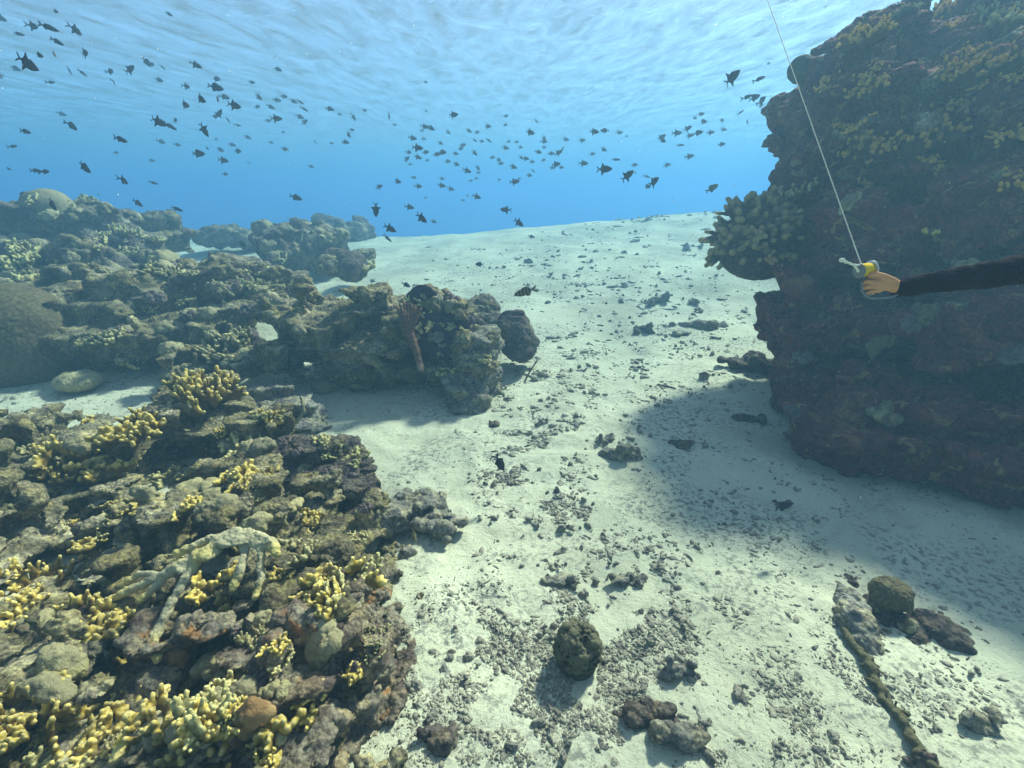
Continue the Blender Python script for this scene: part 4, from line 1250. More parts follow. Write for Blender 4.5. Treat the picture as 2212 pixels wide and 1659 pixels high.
m_fish = coral_mat("dark_fish_skin", (0.07, 0.055, 0.075), (0.02, 0.02, 0.03), 0.2, 0.002, 60)
m_fishb = coral_mat("blue_black_fish_skin", (0.048, 0.044, 0.08), (0.02, 0.02, 0.03), 0.2, 0.002, 60)
m_olive = coral_mat("olive_fish_skin", (0.14, 0.10, 0.03), (0.02, 0.02, 0.03), 0.2, 0.002, 60)
m_blue = coral_mat("blue_fish_skin", (0.03, 0.09, 0.24), (0.02, 0.02, 0.03), 0.2, 0.002, 60)
m_gold = coral_mat("gold_fish_skin", (0.55, 0.24, 0.06), (0.02, 0.02, 0.03), 0.2, 0.002, 60)
m_strip, nt, b = new_mat("striped_fish_skin")
at = N(nt, "ShaderNodeAttribute", attribute_name="tip")
wv_ = N(nt, "ShaderNodeMath", operation='MULTIPLY'); wv_.inputs[1].default_value = 44.0
nt.links.new(at.outputs["Fac"], wv_.inputs[0])
sn_ = N(nt, "ShaderNodeMath", operation='SINE'); nt.links.new(wv_.outputs[0], sn_.inputs[0])
nt.links.new(ramp(nt, sn_.outputs[0], [(0.1, (0.10, 0.09, 0.075)), (0.9, (0.22, 0.21, 0.15))]), b.inputs["Base Color"])

FISH = {}
def proto(key, geo, mat):
    me = mesh_np("fish", geo[0], geo[1], mat, None, {"tip": geo[2]})
    FISH[key] = me.data
    bpy.data.objects.remove(me)


for bi, bd in enumerate((0.0, 0.35, -0.45)):
    proto(('t', bi), fish_geo(TRIG, .055, tf, lyre, bd), m_fish)
    proto(('o', bi), fish_geo(OVAL, .065, of, fork, bd), m_fishb)
    proto(('s', bi), fish_geo(SLIM, .05, sf, fork, bd), m_fish)
proto(('t', 3), fish_geo(TRIG, .075, [[(0.04, .17), (-.10, .24), (-.22, .10), (-.24, .05)], [(0.04, -.18), (-.10, -.25), (-.22, -.1), (-.24, -.05)]], lyre, 0.2), m_fish)
proto('stripe', fish_geo([(a, b_ * .74, c_ * .74) for a, b_, c_ in OVAL], .07, [[(x_, z_ * .74) for x_, z_ in f_] for f_ in of], fork, 0.1), m_strip)
proto('olive', fish_geo(OVAL, .07, of, fork, 0.1), m_olive)
proto('blue', fish_geo(SLIM, .05, sf, fork, 0.1), m_blue)
proto('gold', fish_geo(OVAL, .06, of, fork, 0.2), m_gold)
proto('slug', fish_geo(SLIM, .10, [], [], 0.1), m_fishb)

frng = np.random.default_rng(900)
NF = [0]


def add_fish(px, py, ln, ang, key, label, group=None, L=0.21, name="fish", d=None, yaw=None, cat="fish"):
    """px, py, ln in full picture units; ang = heading in the picture, 0 = right, positive = nose down"""
    yaw = frng.uniform(-32, 32) if yaw is None else yaw
    cs = math.cos(math.radians(yaw))
    if d is None: d = L * cs * F / ln
    else: L = ln * d / (F * cs)
    c = P(px, py, d)
    lim = SURF - 0.7
    if c[2] > lim:
        d *= (lim - CAM[2]) / (c[2] - CAM[2]); c = P(px, py, d); L = ln * d / (F * cs)
    gz = Hs(c[0], c[1])
    if c[2] < gz + 0.12 and cat == "fish":
        g, gd = G(px, py)
        d = min(d, gd * 0.93); c = P(px, py, d); L = ln * d / (F * cs)
    a = math.radians(ang)
    hd = unit((RGT * math.cos(a) - UPV * math.sin(a)) * cs + FWD * math.sin(math.radians(yaw)))
    up = np.array([0, 0, 1.0])
    if abs(hd[2]) > 0.93: up = RGT * (1 if math.sin(a) < 0 else 1)
    y = unit(np.cross(up, hd)); z = np.cross(hd, y)
    me = FISH[key]
    o = bpy.data.objects.new(name, me)
    COL.objects.link(o)
    M = Matrix(((hd[0], y[0], z[0]), (hd[1], y[1], z[1]), (hd[2], y[2], z[2]))).to_4x4()
    M.translation = Vector(c)
    o.matrix_world = M @ Matrix.Scale(L, 4)
    tag(o, label, cat, group)
    NF[0] += 1


K = 1400 / 4096 * 1.0
K = 0.54004 * 1400 / 2212          # zoomed view -> full picture units
# (x, y, length, heading, kind[, label]) in three enlarged views of the photograph
A = [(345, 68, 75, 25, 's', "dark fish highest of those in the upper left, nose down to the right"), (10, 115, 60, 25, 't', "dark fish half cut off by the left edge near the top"), (210, 165, 78, 20, 't', "dark fish in the upper left with another close at its nose"), (305, 172, 105, 18, 's', "long dark fish just ahead of another in the upper left"),
     (480, 190, 82, 40, 't', "dark fish with raised tail fin at upper left, right of a close pair"), (360, 262, 92, 25, 's', "dark fish gliding down below the close pair at upper left"), (115, 213, 70, 5, 's'), (240, 345, 110, 25, 's', "slender brown fish directly above the big dark long-tailed fish at upper left"), (340, 340, 60, 40, 'gold', "small orange fish glowing among the dark ones at upper left"), (172, 398, 140, 35, 't', "largest dark fish at upper left, tail drawn out behind it"),
     (535, 335, 80, 20, 't'), (95, 430, 50, 15, 'o'), (438, 445, 60, 60, 's'), (520, 460, 55, 35, 's'), (5, 482, 45, 60, 't'), (325, 520, 60, 10, 's'), (700, 452, 58, 12, 'o'), (820, 438, 78, -15, 't'), (925, 390, 60, 50, 'o'), (962, 405, 46, 30, 'o'), (1028, 425, 40, 40, 's'), (1238, 410, 56, 15, 't'), (722, 520, 60, 60, 's'), (1005, 505, 50, 20, 'o'),
     (1365, 498, 60, 10, 'o'), (1362, 552, 88, 8, 'o', "large oval dark fish above the arc of the shoal, upper left of centre"), (1180, 545, 55, 20, 't'), (1265, 622, 88, 30, 't', "dark fish nosing down in the upper arc of the shoal"), (1372, 622, 66, 50, 't'), (1418, 612, 52, 0, 'o'), (1480, 665, 88, 20, 't', "yellow-edged dark fish leading the upper arc of the shoal"), (1165, 660, 80, 25, 't'), (1635, 612, 52, 40, 't'), (1385, 720, 62, -40, 't'), (1360, 735, 46, 0, 'o'), (1440, 757, 40, 60, 's'), (1107, 760, 46, 10, 'o'),
     (1000, 768, 92, 22, 't', "dark triggerfish trailing a grey fish at its nose, left of the arc"), (1075, 797, 85, 30, 's'), (1290, 820, 78, 65, 't', "dark fish diving almost straight down, left of centre"), (1505, 792, 46, 20, 's'), (390, 720, 46, 10, 'o'), (457, 795, 85, 38, 'o', "plump dark fish diving right, far left mid water"), (160, 830, 96, 14, 's', "blue-grey fish level near the left edge above the reef"), (85, 925, 60, 0, 's'), (760, 880, 112, 18, 's', "bold spindle-shaped dark fish alone left of the shoal"), (1020, 895, 46, 15, 'o'),
     (1250, 970, 86, 4, 'o', "oval grey fish in clear water left of the shoal, head to the right"), (1310, 937, 46, 40, 's'), (1390, 945, 50, 20, 'o'), (1503, 955, 55, 8, 'o'), (1410, 1012, 66, 8, 't'), (1563, 866, 40, 18, 'o'), (1467, 915, 40, 0, 'o'), (50, 1065, 56, 25, 's'), (225, 1078, 80, 5, 's'), (290, 1085, 80, 12, 's'), (530, 1055, 88, 42, 'o', "stout dark fish diving right above the left ridge"), (785, 1140, 80, 40, 't', "dark fish with a second tail crossing it, above the left ridge"), (1425, 1100, 40, 5, 'o'), (970, 1155, 50, 10, 's'),
     (870, 1282, 66, 35, 'o', "dark fish just over the skyline of the left ridge"), (1115, 1320, 76, 20, 's', "slim dark fish over blue water right of the left ridge"), (325, 1290, 88, 62, 'o', "dark oval fish in front of the pale dome coral"), (1745, 748, 66, -5, 't', "dark triggerfish at the left end of the centre shoal"), (1750, 632, 45, 0, 'o'), (1795, 610, 45, 0, 'o'), (1855, 640, 45, 20, 'o'), (1900, 645, 45, 30, 's'), (1925, 690, 50, 30, 's'), (1625, 675, 45, 0, 'o'), (1710, 675, 45, 15, 'o'), (1695, 762, 40, 0, 'o'), (1895, 738, 45, 10, 'o'), (1925, 770, 46, -40, 't'), (2145, 722, 30, 15, 'o'),
     (1800, 942, 40, 0, 'o'), (1990, 895, 32, 45, 's'), (2095, 905, 30, 0, 'o'), (2180, 900, 40, 0, 'o'), (1790, 835, 30, 0, 'o'), (1712, 900, 30, 10, 'o'), (1365, 880, 30, 0, 'o'), (1575, 1028, 28, 20, 's'), (1965, 1052, 35, 0, 'o'), (1870, 1248, 66, 10, 'o'), (1900, 1408, 44, 20, 'o', "dark fish over the hazy knoll's top"), (1790, 1450, 58, 25, 'o', "dark fish in front of the hazy knoll's left side"), (1528, 1543, 68, 15, 'o', "black oval fish over bright sand behind the left mound"),
     (1068, 88, 62, 28, 's'), (1755, 437, 46, 10, 'o'), (1590, 520, 40, 0, 'o'), (620, 1228, 30, 0, 'o'), (735, 965, 35, 0, 'o'), (960, 1015, 35, 0, 'o'), (1120, 915, 40, 5, 'o')]
B = [(810, 725, 62, 5, 't', "dark fish alone above the centre of the shoal"), (30, 688, 50, 5, 'o'), (640, 700, 35, 50, 's'), (1143, 733, 38, 0, 'o'), (405, 733, 46, 85, 's', "tiny fish seen edge on, standing upright above the shoal"), (440, 788, 32, 5, 'o'), (182, 740, 48, 60, 't'), (250, 697, 35, 20, 'o'), (92, 722, 30, 10, 'o'), (148, 850, 48, 50, 't'), (170, 820, 36, 0, 'o'), (130, 897, 46, 10, 't'), (630, 800, 52, 8, 't'), (668, 808, 52, 22, 'o'), (555, 872, 52, 10, 't'), (622, 877, 34, 5, 'o'), (610, 825, 32, 10, 'o'), (778, 835, 34, 30, 't'), (910, 825, 40, 30, 't'), (960, 836, 36, 15, 'o'), (1028, 798, 46, 10, 't'), (1295, 836, 60, 0, 't'), (1140, 790, 30, 0, 'o'), (1335, 765, 36, 40, 's'),
     (1385, 875, 44, 60, 't'), (1385, 895, 40, 20, 'o'), (585, 933, 66, 0, 't', "dark triggerfish in the thick of the centre shoal, at its left"), (530, 962, 40, 20, 'o'), (635, 962, 46, 0, 'o'), (730, 903, 36, 20, 't'), (945, 886, 40, 40, 's'), (990, 893, 35, 0, 'o'), (1035, 887, 40, 25, 's'), (1160, 895, 32, 0, 'o'), (1210, 897, 32, 0, 'o'), (1140, 933, 46, 10, 't'), (1235, 930, 34, 25, 'o'), (945, 965, 42, 40, 't'), (870, 918, 46, -20, 't'), (857, 940, 36, 0, 'o'), (740, 962, 52, -15, 'o'), (708, 975, 50, -8, 'o'), (1350, 960, 40, 0, 'o'), (1383, 930, 34, 10, 'o'), (1430, 970, 46, 0, 'o'), (1475, 965, 50, -20, 't'), (1500, 943, 36, -60, 's'), (1522, 880, 44, 15, 't'), (1625, 887, 42, 0, 't'),
     (515, 1005, 46, -20, 't'), (587, 993, 46, 10, 't'), (645, 1013, 32, 0, 'o'), (538, 1038, 30, 0, 'o'), (775, 1020, 44, 5, 'o'), (830, 1037, 46, 30, 't'), (825, 970, 40, 10, 'o'), (1057, 995, 40, 0, 'o'), (1095, 1010, 40, 25, 'o'), (1110, 1033, 44, 0, 'o'), (1190, 1053, 46, 5, 't'), (1270, 1002, 42, -10, 't'), (1240, 995, 36, 30, 'o'), (1308, 1022, 38, 5, 'o'), (1380, 1012, 34, 0, 'o'), (1460, 1038, 52, 5, 't'), (1437, 1060, 40, 0, 'o'), (1492, 1058, 36, 10, 'o'), (898, 1078, 50, 10, 't'), (965, 1060, 36, 50, 'o'), (968, 1090, 32, 0, 'o'), (738, 1128, 36, 5, 'o'), (795, 1193, 42, 10, 't'), (737, 1172, 50, 5, 't'), (592, 1177, 46, 15, 't'), (457, 1145, 54, 20, 't', "dark fish with tall fins below the left of the shoal"), (342, 1180, 48, -20, 't', "dark fish turning up, lower left of the shoal"),
     (563, 1122, 34, 10, 'o'), (955, 1127, 30, 0, 'o'), (920, 1142, 34, -5, 'o'), (1198, 1148, 62, 0, 't', "dark triggerfish below the centre of the shoal, head to the right"), (1225, 1130, 32, -20, 'o'), (1290, 1108, 40, 15, 'o'), (1315, 1080, 36, 50, 's'), (1100, 1135, 28, 0, 'o'), (960, 1243, 48, 10, 't'), (870, 1265, 36, 15, 's'), (900, 1237, 26, 0, 'o'), (635, 1250, 26, 0, 'o'),
     (322, 1325, 82, 95, 't', "black fish hanging nose down over the drop off, near the reef silhouette"), (535, 1308, 58, 15, 't', "grey fish level above the black fish at the sand's edge"), (610, 1377, 86, 42, 't', "black triggerfish diving right above the sand's edge"), (688, 1400, 42, 30, 'o', "pale grey oval fish beside the diving black triggerfish"), (410, 1443, 80, 25, 't', "black triggerfish with forked tail just above the sand's edge at left"), (395, 1505, 68, 42, 's', "brown fish lowest at the sand's edge, nose down"), (225, 1400, 34, 40, 's'),
     (1142, 1325, 66, 175, 't', "black fish turned left with fins hanging, over the sand crest"), (1225, 1407, 72, 38, 't', "black triggerfish just above the sand crest in the centre"), (1305, 1495, 40, 20, 'o', "small brown fish against the bright sand crest"), (1765, 1068, 92, 3, 't', "bold black triggerfish with spread fins, right of the shoal"), (1910, 1110, 88, -38, 't', "bold black triggerfish climbing right, next after the spread-fin one"), (2078, 1148, 92, -42, 't', "bold black fish climbing right, nearest the wall in its row"), (2035, 1178, 52, -10, 'o'), (1633, 1032, 58, 5, 't', "dark triggerfish at the right end of the centre shoal"),
     (1700, 832, 62, 0, 't', "dark fish touching noses with a pale one, upper right of the shoal"), (1768, 825, 56, 175, 'o'), (1860, 838, 44, 0, 't'), (1905, 860, 28, 0, 'o'), (1760, 945, 44, 10, 't'), (1690, 973, 36, 0, 'o'), (1840, 1008, 54, 4, 's'), (1955, 1043, 44, -5, 'o'), (2035, 1115, 46, 0, 's'), (2160, 1043, 42, 0, 't'), (2125, 868, 60, -30, 't'), (2130, 885, 56, 0, 'o'), (1957, 1090, 26, 30, 'o'), (635, 518, 30, 0, 'o')]
Cc = [(362, 492, 118, -42, 't', "large dark triggerfish climbing toward the surface left of the wall"), (540, 498, 78, -20, 's', "dark fish just right of the climbing triggerfish near the wall"), (465, 612, 80, -25, 's'), (508, 617, 76, -20, 'o', "dark oval fish near the wall's upper shoulder"), (557, 635, 78, -50, 'o', "dark fish half hidden at the wall's edge"), (545, 668, 50, -30, 'o'), (170, 720, 46, -10, 't'), (130, 745, 40, 0, 'o'), (183, 767, 54, -10, 't'), (302, 760, 42, -10, 'o'), (85, 812, 54, -25, 't'), (97, 857, 52, -10, 't'), (152, 840, 60, -10, 'o'), (232, 837, 46, 0, 't'), (312, 818, 42, 10, 't'), (18, 840, 60, 0, 't'), (40, 917, 54, 0, 's'), (97, 988, 54, 0, 't'), (422, 710, 46, -30, 's'), (460, 767, 46, -60, 't'), (300, 912, 50, -5, 'o'),
      (240, 1190, 78, -25, 'olive', "olive yellow fish over the sand just left of the wall's coral shelf"), (1450, 18, 112, -25, 's', "large dark fish at the very top of the picture, above the wall"), (1610, 12, 70, -30, 's', "dark fish at the top edge, right of the large one above the wall"), (595, 402, 32, -30, 'o')]
WORDS = {'t': "dark fin-spread triggerfish", 'o': "small oval dark fish", 's': "slender dark fish"}
SZ = [(0, "far, tiny and faint"), (40, "small and hazy"), (56, "middling and dark")]
for lst, ox, oy, where in ((A, 0, 0, "in the long shoal over the left reef"), (B, 702.05, 0, "in the shoal over the sand crest"), (Cc, 1456.0, 0, "in the little shoal beside the reef wall")):
    for f_ in lst:
        x, y, ln, ang, kd = f_[:5]
        key = kd if kd in FISH else (kd, int(frng.integers(0, 3)))
        sz = [w for (t, w) in SZ if ln >= t][-1]
        lab = f_[5] if len(f_) > 5 else WORDS[kd] + " " + where + ", " + sz
        big = len(f_) > 5
        L = frng.uniform(0.19, 0.23) if ln > 50 else frng.uniform(0.19, 0.26)
        add_fish(ox + x * K, oy + y * K, ln * K * (1.07 if kd == 't' else 1.02), ang + frng.uniform(-4, 4), key, lab,
                 None if big else "fish " + where, L=L, yaw=frng.uniform(-20, 20) if big else None)
# the nearer fish over sand and reef
add_fish(1135, 630, 52, 164, 'stripe', "pale fish with dark bars hovering over the middle of the sand", L=0.17, yaw=10)
add_fish(1080, 1000, 40, 66, ('t', 3), "black triggerfish diving nose down just over the near sand, long tail up", L=0.2, d=3.4, yaw=30)
add_fish(661, 613, 22, 15, ('o', 1), "black fish low over the reef left of the central boulder", d=6.6)
add_fish(877, 615, 20, 25, ('o', 0), "grey-black fish over sand behind the central boulder", d=6.8)
add_fish(1036, 571, 18, 175, ('o', 0), "grey fish low over the bright sand in the middle distance", d=8.2)
add_fish(1694, 1093, 46, -14, ('o', 0), "dark fish low in the wall's shadow over the sand", d=2.95, yaw=10)
add_fish(968, 1118, 22, -8, 'blue', "slim blue fish by the tip of the grey rubbly rock", d=2.95, yaw=5)
add_fish(650, 861, 12, 80, ('s', 0), "tiny black fish upright over the flat sandy rock", d=4.5)
add_fish(82, 1412, 62, 155, 'slug', "black sea slug shape resting on the nearest shelf at left", d=1.95, yaw=0, cat="sea slug", name="sea_slug")

# ================================================================== LOOSE RUBBLE ON THE SAND
m_rub, nt, b = new_mat("rubble")
co = obj_co(nt)
oi = nt.nodes.new("ShaderNodeObjectInfo")
f = noise_tex(nt, co, 16, 3, 0.7)
c = ramp(nt, f, [(0.30, (0.14, 0.125, 0.11)), (0.5, (0.24, 0.22, 0.18)), (0.68, (0.38, 0.36, 0.28))])
c = mix(nt, 1.0, c, ramp(nt, oi.outputs["Random"], [(0, (0.6, 0.6, 0.62)), (1, (1.3, 1.25, 1.1))]), 'MULTIPLY')
nt.links.new(c, b.inputs["Base Color"])
bump(nt, b, noise_tex(nt, co, 110, 4, 0.7), 0.8, 0.006)

CH = []
for i in range(9):
    rg = np.random.default_rng(700 + i)
    s = SDF(0.16)
    n = rg.integers(2, 6)
    for j in range(n):
        if i % 3 == 0:
            a = rg.normal(0, .5, 3) * np.array([1, 1, .35]); b2 = a + rg.normal(0, .7, 3) * np.array([1, 1, .4])
            s.cap(a, b2, rg.uniform(.16, .3), rg.uniform(.14, .24))
        else:
            s.ball(rg.normal(0, .38, 3) * np.array([1, 1, .5]), rg.uniform(.3, .62, 3) * np.array([1, 1, .75]), R=rotm(*rg.uniform(0, 3, 3)))
    V, Q = s.mesh(0.085, noise=(0.18, 1.5))
    V = V + normals(V, Q) * (0.10 * fbm(V * 3.2 + i, 3))[:, None]
    me = mesh_np("coral_chunk", V, Q, m_rub, None, {"tip": np.zeros(len(V))})
    CH.append(me)
chunk_used = set()
CL = [  # centre, spread, number, size range in m, where
    (1150, 905, 50, 45, 14, .03, 0.070, "in the rubble trail at the foot of the central rocks"),
    (1150, 1040, 60, 60, 20, .022, 0.060, "in the rubble trail down the middle of the sand"),
    (1190, 1170, 60, 60, 20, .018, 0.050, "in the lower stretch of the middle rubble trail"),
    (1230, 790, 110, 40, 14, .03, 0.080, "on the sand right of the central rocks"),
    (1330, 1270, 80, 60, 16, .018, 0.045, "on the near sand above the dark barrel"),
    (1270, 1400, 150, 60, 34, .012, 0.054, "around the dark barrel"),
    (1000, 1400, 110, 70, 22, .012, 0.045, "beside the orange-crusted reef edge"),
    (1180, 1560, 200, 70, 40, .010, 0.045, "along the bottom edge in the middle"),
    (1560, 1560, 170, 80, 34, .010, 0.045, "along the bottom edge right of middle"),
    (1490, 1300, 130, 90, 16, .012, 0.030, "thinly spread on the right of the near sand"),
    (1900, 1500, 170, 90, 20, .012, 0.045, "around the weedy rod at lower right"),
    (1700, 1080, 120, 90, 8, .02, 0.045, "in the wall's shadow"),
    (1400, 880, 120, 80, 10, .025, 0.060, "on the sunlit sand by the rim of the wall's shadow"),
    (1480, 730, 90, 60, 10, .04, 0.100, "on the sand slope below the wall's coral shelf"),
    (1280, 600, 200, 45, 14, .06, 0.140, "on the bright far sand slope"),
    (1400, 530, 150, 28, 8, .08, 0.180, "near the far sand crest"),
]
count = 0
rg = np.random.default_rng(800)
for (cx_, cy_, sx, sy, n, lo, hi, where) in CL:
    for j in range(n):
        px, py = cx_ + rg.normal(0, sx * .8), cy_ + rg.normal(0, sy * .8)
        if py > 1655 or px > 2205: continue
        p, nn, d = S(px, py)
        if abs(p[2] - Hs(p[0], p[1])) > 0.03: continue
        i = int(rg.integers(0, len(CH)))
        if i in chunk_used:
            o = CH[i].copy(); COL.objects.link(o)
        else:
            o = CH[i]; chunk_used.add(i)
        sc = (lo + (hi - lo) * rg.random() ** 1.6) * 1.25
        o.location = (p[0], p[1], Hs(p[0], p[1]) + sc * rg.uniform(-.25, .12))
        o.rotation_euler = (rg.normal(0, .25), rg.normal(0, .25), rg.uniform(0, 6.28))
        o.scale = (sc * rg.uniform(.7, 1.3), sc * rg.uniform(.7, 1.2), sc * rg.uniform(.6, 1.1))
        form = "broken finger-like grey coral chunk" if i % 3 == 0 else ("small pitted grey coral chunk" if i % 3 == 1 else "rounded grey coral chunk")
        tag(o, form + " " + where, "coral chunk", "coral chunks " + where)
        count += 1

# the innumerable small bits: one object
ico_v, ico_f = [], []
ph = (1 + 5 ** .5) / 2
ico_v = np.array([(-1, ph, 0), (1, ph, 0), (-1, -ph, 0), (1, -ph, 0), (0, -1, ph), (0, 1, ph), (0, -1, -ph), (0, 1, -ph), (ph, 0, -1), (ph, 0, 1), (-ph, 0, -1), (-ph, 0, 1)]) / 1.9
ico_f = np.array([(0, 11, 5), (0, 5, 1), (0, 1, 7), (0, 7, 10), (0, 10, 11), (1, 5, 9), (5, 11, 4), (11, 10, 2), (10, 7, 6), (7, 1, 8), (3, 9, 4), (3, 4, 2), (3, 2, 6), (3, 6, 8), (3, 8, 9), (4, 9, 5), (2, 4, 11), (6, 2, 10), (8, 6, 7), (9, 8, 1)])
P2, SZs = [], []
rg = np.random.default_rng(810)


def groundmany(px, py):
    """many picture positions to seabed points by a few steps of iteration"""
    r = FWD[None] + RGT[None] * ((px - CX) / F)[:, None] - UPV[None] * ((py - CY) / F)[:, None]
    t = np.full(len(px), 2.0)
    for _ in range(25):
        q_ = CAM[None] + r * t[:, None]
        gz = H(q_[:, 0], q_[:, 1])
        t = np.clip(t + 0.8 * (q_[:, 2] - gz) / np.maximum(-r[:, 2], 0.03), 0.5, 30)
    return CAM[None] + r * t[:, None], t


for (cx_, cy_, sx, sy, n, lo, hi, where) in CL:
    m_ = n * (130 if cy_ < 650 else 110 if cy_ < 1380 else 150)
    px, py = cx_ + rg.normal(0, sx, m_), cy_ + rg.normal(0, sy, m_)
    q_, t = groundmany(px, py)
    ok = perlin(q_ * np.array([2.6, 2.6, 0]) + 60) + 0.6 * perlin(q_ * np.array([7.0, 7.0, 0])) > (0.10 if cy_ < 1380 else -0.05)
    q_, t, m_ = q_[ok], t[ok], int(ok.sum())
    P2.append(q_); SZs.append(np.minimum((0.0015 if cy_ < 650 else 0.0013 if cy_ > 1380 else 0.0016) * t, hi * (.35 if cy_ > 1380 else .5)) * (0.8 + 2.6 * rg.random(m_) ** 3))
m_ = 26000
px, py = rg.uniform(600, 2300, m_), 480 + 1250 * rg.random(m_) ** 0.8
q_, t = groundmany(px, py)
ok = perlin(q_ * np.array([1.1, 1.1, 0]) + 20) + 0.5 * perlin(q_ * np.array([4.0, 4.0, 0])) > 0.05
q_, t, m_ = q_[ok], t[ok], int(ok.sum())
P2.append(q_); SZs.append(0.0009 * t * (0.6 + 2.6 * rg.random(m_) ** 6))
m_ = 900
q_, t = groundmany(rg.uniform(0, 500, m_), rg.uniform(800, 920, m_))
P2.append(q_); SZs.append(0.0013 * t * (0.7 + 1.6 * rg.random(m_) ** 3))
q_ = np.concatenate(P2); sz = np.concatenate(SZs)
n = len(q_)
el = np.exp(rg.normal(0, 0.45, (n, 3))); el[:, 2] *= 0.7; el[:, 0] *= 1.3
jit = 1 + 0.28 * rg.normal(size=(n, 12, 1))
V = ico_v[None] * jit * (sz[:, None] * el)[:, None, :]
an = rg.uniform(0, 6.28, n); ca, sa = np.cos(an)[:, None], np.sin(an)[:, None]
V = np.stack([V[:, :, 0] * ca - V[:, :, 1] * sa, V[:, :, 0] * sa + V[:, :, 1] * ca, V[:, :, 2]], -1)
q_[:, 2] = H(q_[:, 0], q_[:, 1]) + sz * rg.uniform(-0.35, 0.2, n)
V = (V + q_[:, None, :]).reshape(-1, 3)
Fq = (ico_f[None] + 12 * np.arange(n)[:, None, None]).reshape(-1, 3)
o = mesh_np("coral_rubble", V, Fq, m_rub)
tag(o, "fine grey coral rubble and shell bits strewn over the sand", "coral rubble", kind="stuff")

# specks drifting in the water
m_spk, nt, b = new_mat("specks")
b.inputs["Base Color"].default_value = (0.75, 0.7, 0.55, 1)
rg = np.random.default_rng(820)
n = 420
px, py = rg.uniform(-60, 2270, n), rg.uniform(-60, 1500, n)
dd = rg.uniform(0.7, 3.0, n)
q_ = np.array([P(a, b2, c2) for a, b2, c2 in zip(px, py, dd)])
ok = q_[:, 2] > H(q_[:, 0], q_[:, 1]) + 0.1
q_, dd = q_[ok], dd[ok]; n = len(q_)
sz = 0.0007 * dd * (0.5 + 1.3 * rg.random(n) ** 4)
V = (ico_v[None] * (1 + 0.3 * rg.normal(size=(n, 12, 1))) * sz[:, None, None] + q_[:, None, :]).reshape(-1, 3)
Fq = (ico_f[None] + 12 * np.arange(n)[:, None, None]).reshape(-1, 3)
tag(mesh_np("drifting_specks", V, Fq, m_spk), "pale specks drifting in the water", "specks", kind="stuff")

# ================================================================== THE DIVER'S ARM, REEL AND LINE
D0 = 1.70
m_skin, nt, b = new_mat("skin")
co = obj_co(nt)
nt.links.new(mix(nt, noise_tex(nt, co, 60, 3, 0.6), (0.60, 0.27, 0.12), (0.70, 0.35, 0.17)), b.inputs["Base Color"])
b.inputs["Roughness"].default_value = 0.5
bump(nt, b, noise_tex(nt, co, 150, 4, 0.6), 0.5, 0.004)
m_suit, nt, b = new_mat("wetsuit")
co = obj_co(nt)
nt.links.new(mix(nt, noise_tex(nt, co, 14, 4, 0.6), (0.012, 0.009, 0.014), (0.028, 0.019, 0.030)), b.inputs["Base Color"])
b.inputs["Roughness"].default_value = 0.95
b.inputs["Specular IOR Level"].default_value = 0.03
bump(nt, b, noise_tex(nt, co, 26, 4, 0.6, 0.6), 0.9, 0.03)
m_metal, nt, b = new_mat("reel_metal")
b.inputs["Base Color"].default_value = (0.62, 0.62, 0.60, 1)
b.inputs["Metallic"].default_value = 0.6
b.inputs["Roughness"].default_value = 0.35
m_spool, nt, b = new_mat("yellow_spool")
co = obj_co(nt)
nt.links.new(mix(nt, noise_tex(nt, co, 300, 2, 0.5), (0.80, 0.44, 0.02), (0.85, 0.62, 0.06)), b.inputs["Base Color"])
m_grey, nt, b = new_mat("grey_plastic")
b.inputs["Base Color"].default_value = (0.20, 0.20, 0.21, 1)
b.inputs["Roughness"].default_value = 0.4
m_white, nt, b = new_mat("white_plastic")
b.inputs["Base Color"].default_value = (0.75, 0.72, 0.60, 1)
m_line, nt, b = new_mat("white_line")
co = obj_co(nt)
nt.links.new(mix(nt, noise_tex(nt, co, 40, 2, 0.5), (0.50, 0.46, 0.36), (0.66, 0.62, 0.5)), b.inputs["Base Color"])

shoulder = P(2520, 420, 1.40)
elbow = P(2235, 578, 1.48)
wrist = P(1946, 621, D0)
chest = shoulder + np.array([0.20, -0.02, 0.02])
hips = chest + np.array([0.50, -0.12, -0.10])
knee = hips + np.array([0.42, -0.12, -0.06])
foot = knee + np.array([0.38, 0.10, 0.10])
side = unit(np.cross(hips - chest, np.array([0, 0, 1.0])))
head = chest + np.array([0.0, 0.10, 0.26])


def body(sdf, g):
    """g = how much thicker than the skin"""
    sdf.cap(shoulder, elbow, 0.052 + g, 0.042 + g)
    sdf.cap(elbow, wrist + (elbow - wrist) * 0.06, 0.043 + g, 0.028 + g)
    sdf.ball(elbow + np.array([0, 0, .004]), 0.045 + g)
    sdf.cap(shoulder, chest + side * 0.02, 0.075 + g, 0.10 + g)
    sdf.cap(chest, (chest + hips) / 2, 0.145 + g, 0.12 + g, k=0.08)
    sdf.cap((chest + hips) / 2, hips, 0.12 + g, 0.13 + g, k=0.08)
    sh2 = chest - side * 0.18 + np.array([0.02, 0, 0])
    sdf.cap(chest, sh2, 0.09 + g, 0.07 + g)
    sdf.cap(sh2, sh2 + np.array([0.18, 0.05, -0.22]), 0.052 + g, 0.042 + g)
    sdf.cap(sh2 + np.array([0.18, 0.05, -0.22]), sh2 + np.array([0.10, -0.02, -0.44]), 0.042 + g, 0.03 + g)
    for sgn in (-1, 1):
        o_ = side * 0.09 * sgn
        sdf.cap(hips + o_, knee + o_ * 1.3, 0.085 + g, 0.056 + g, k=0.06)
        sdf.cap(knee + o_ * 1.3, foot + o_ * 1.5, 0.056 + g, 0.036 + g)
    sdf.cap(chest + unit(head - chest) * 0.08, head, 0.065 + g, 0.06 + g)


def Hd(px, py, dd=0.0):
    return P(px, py, D0 + dd)


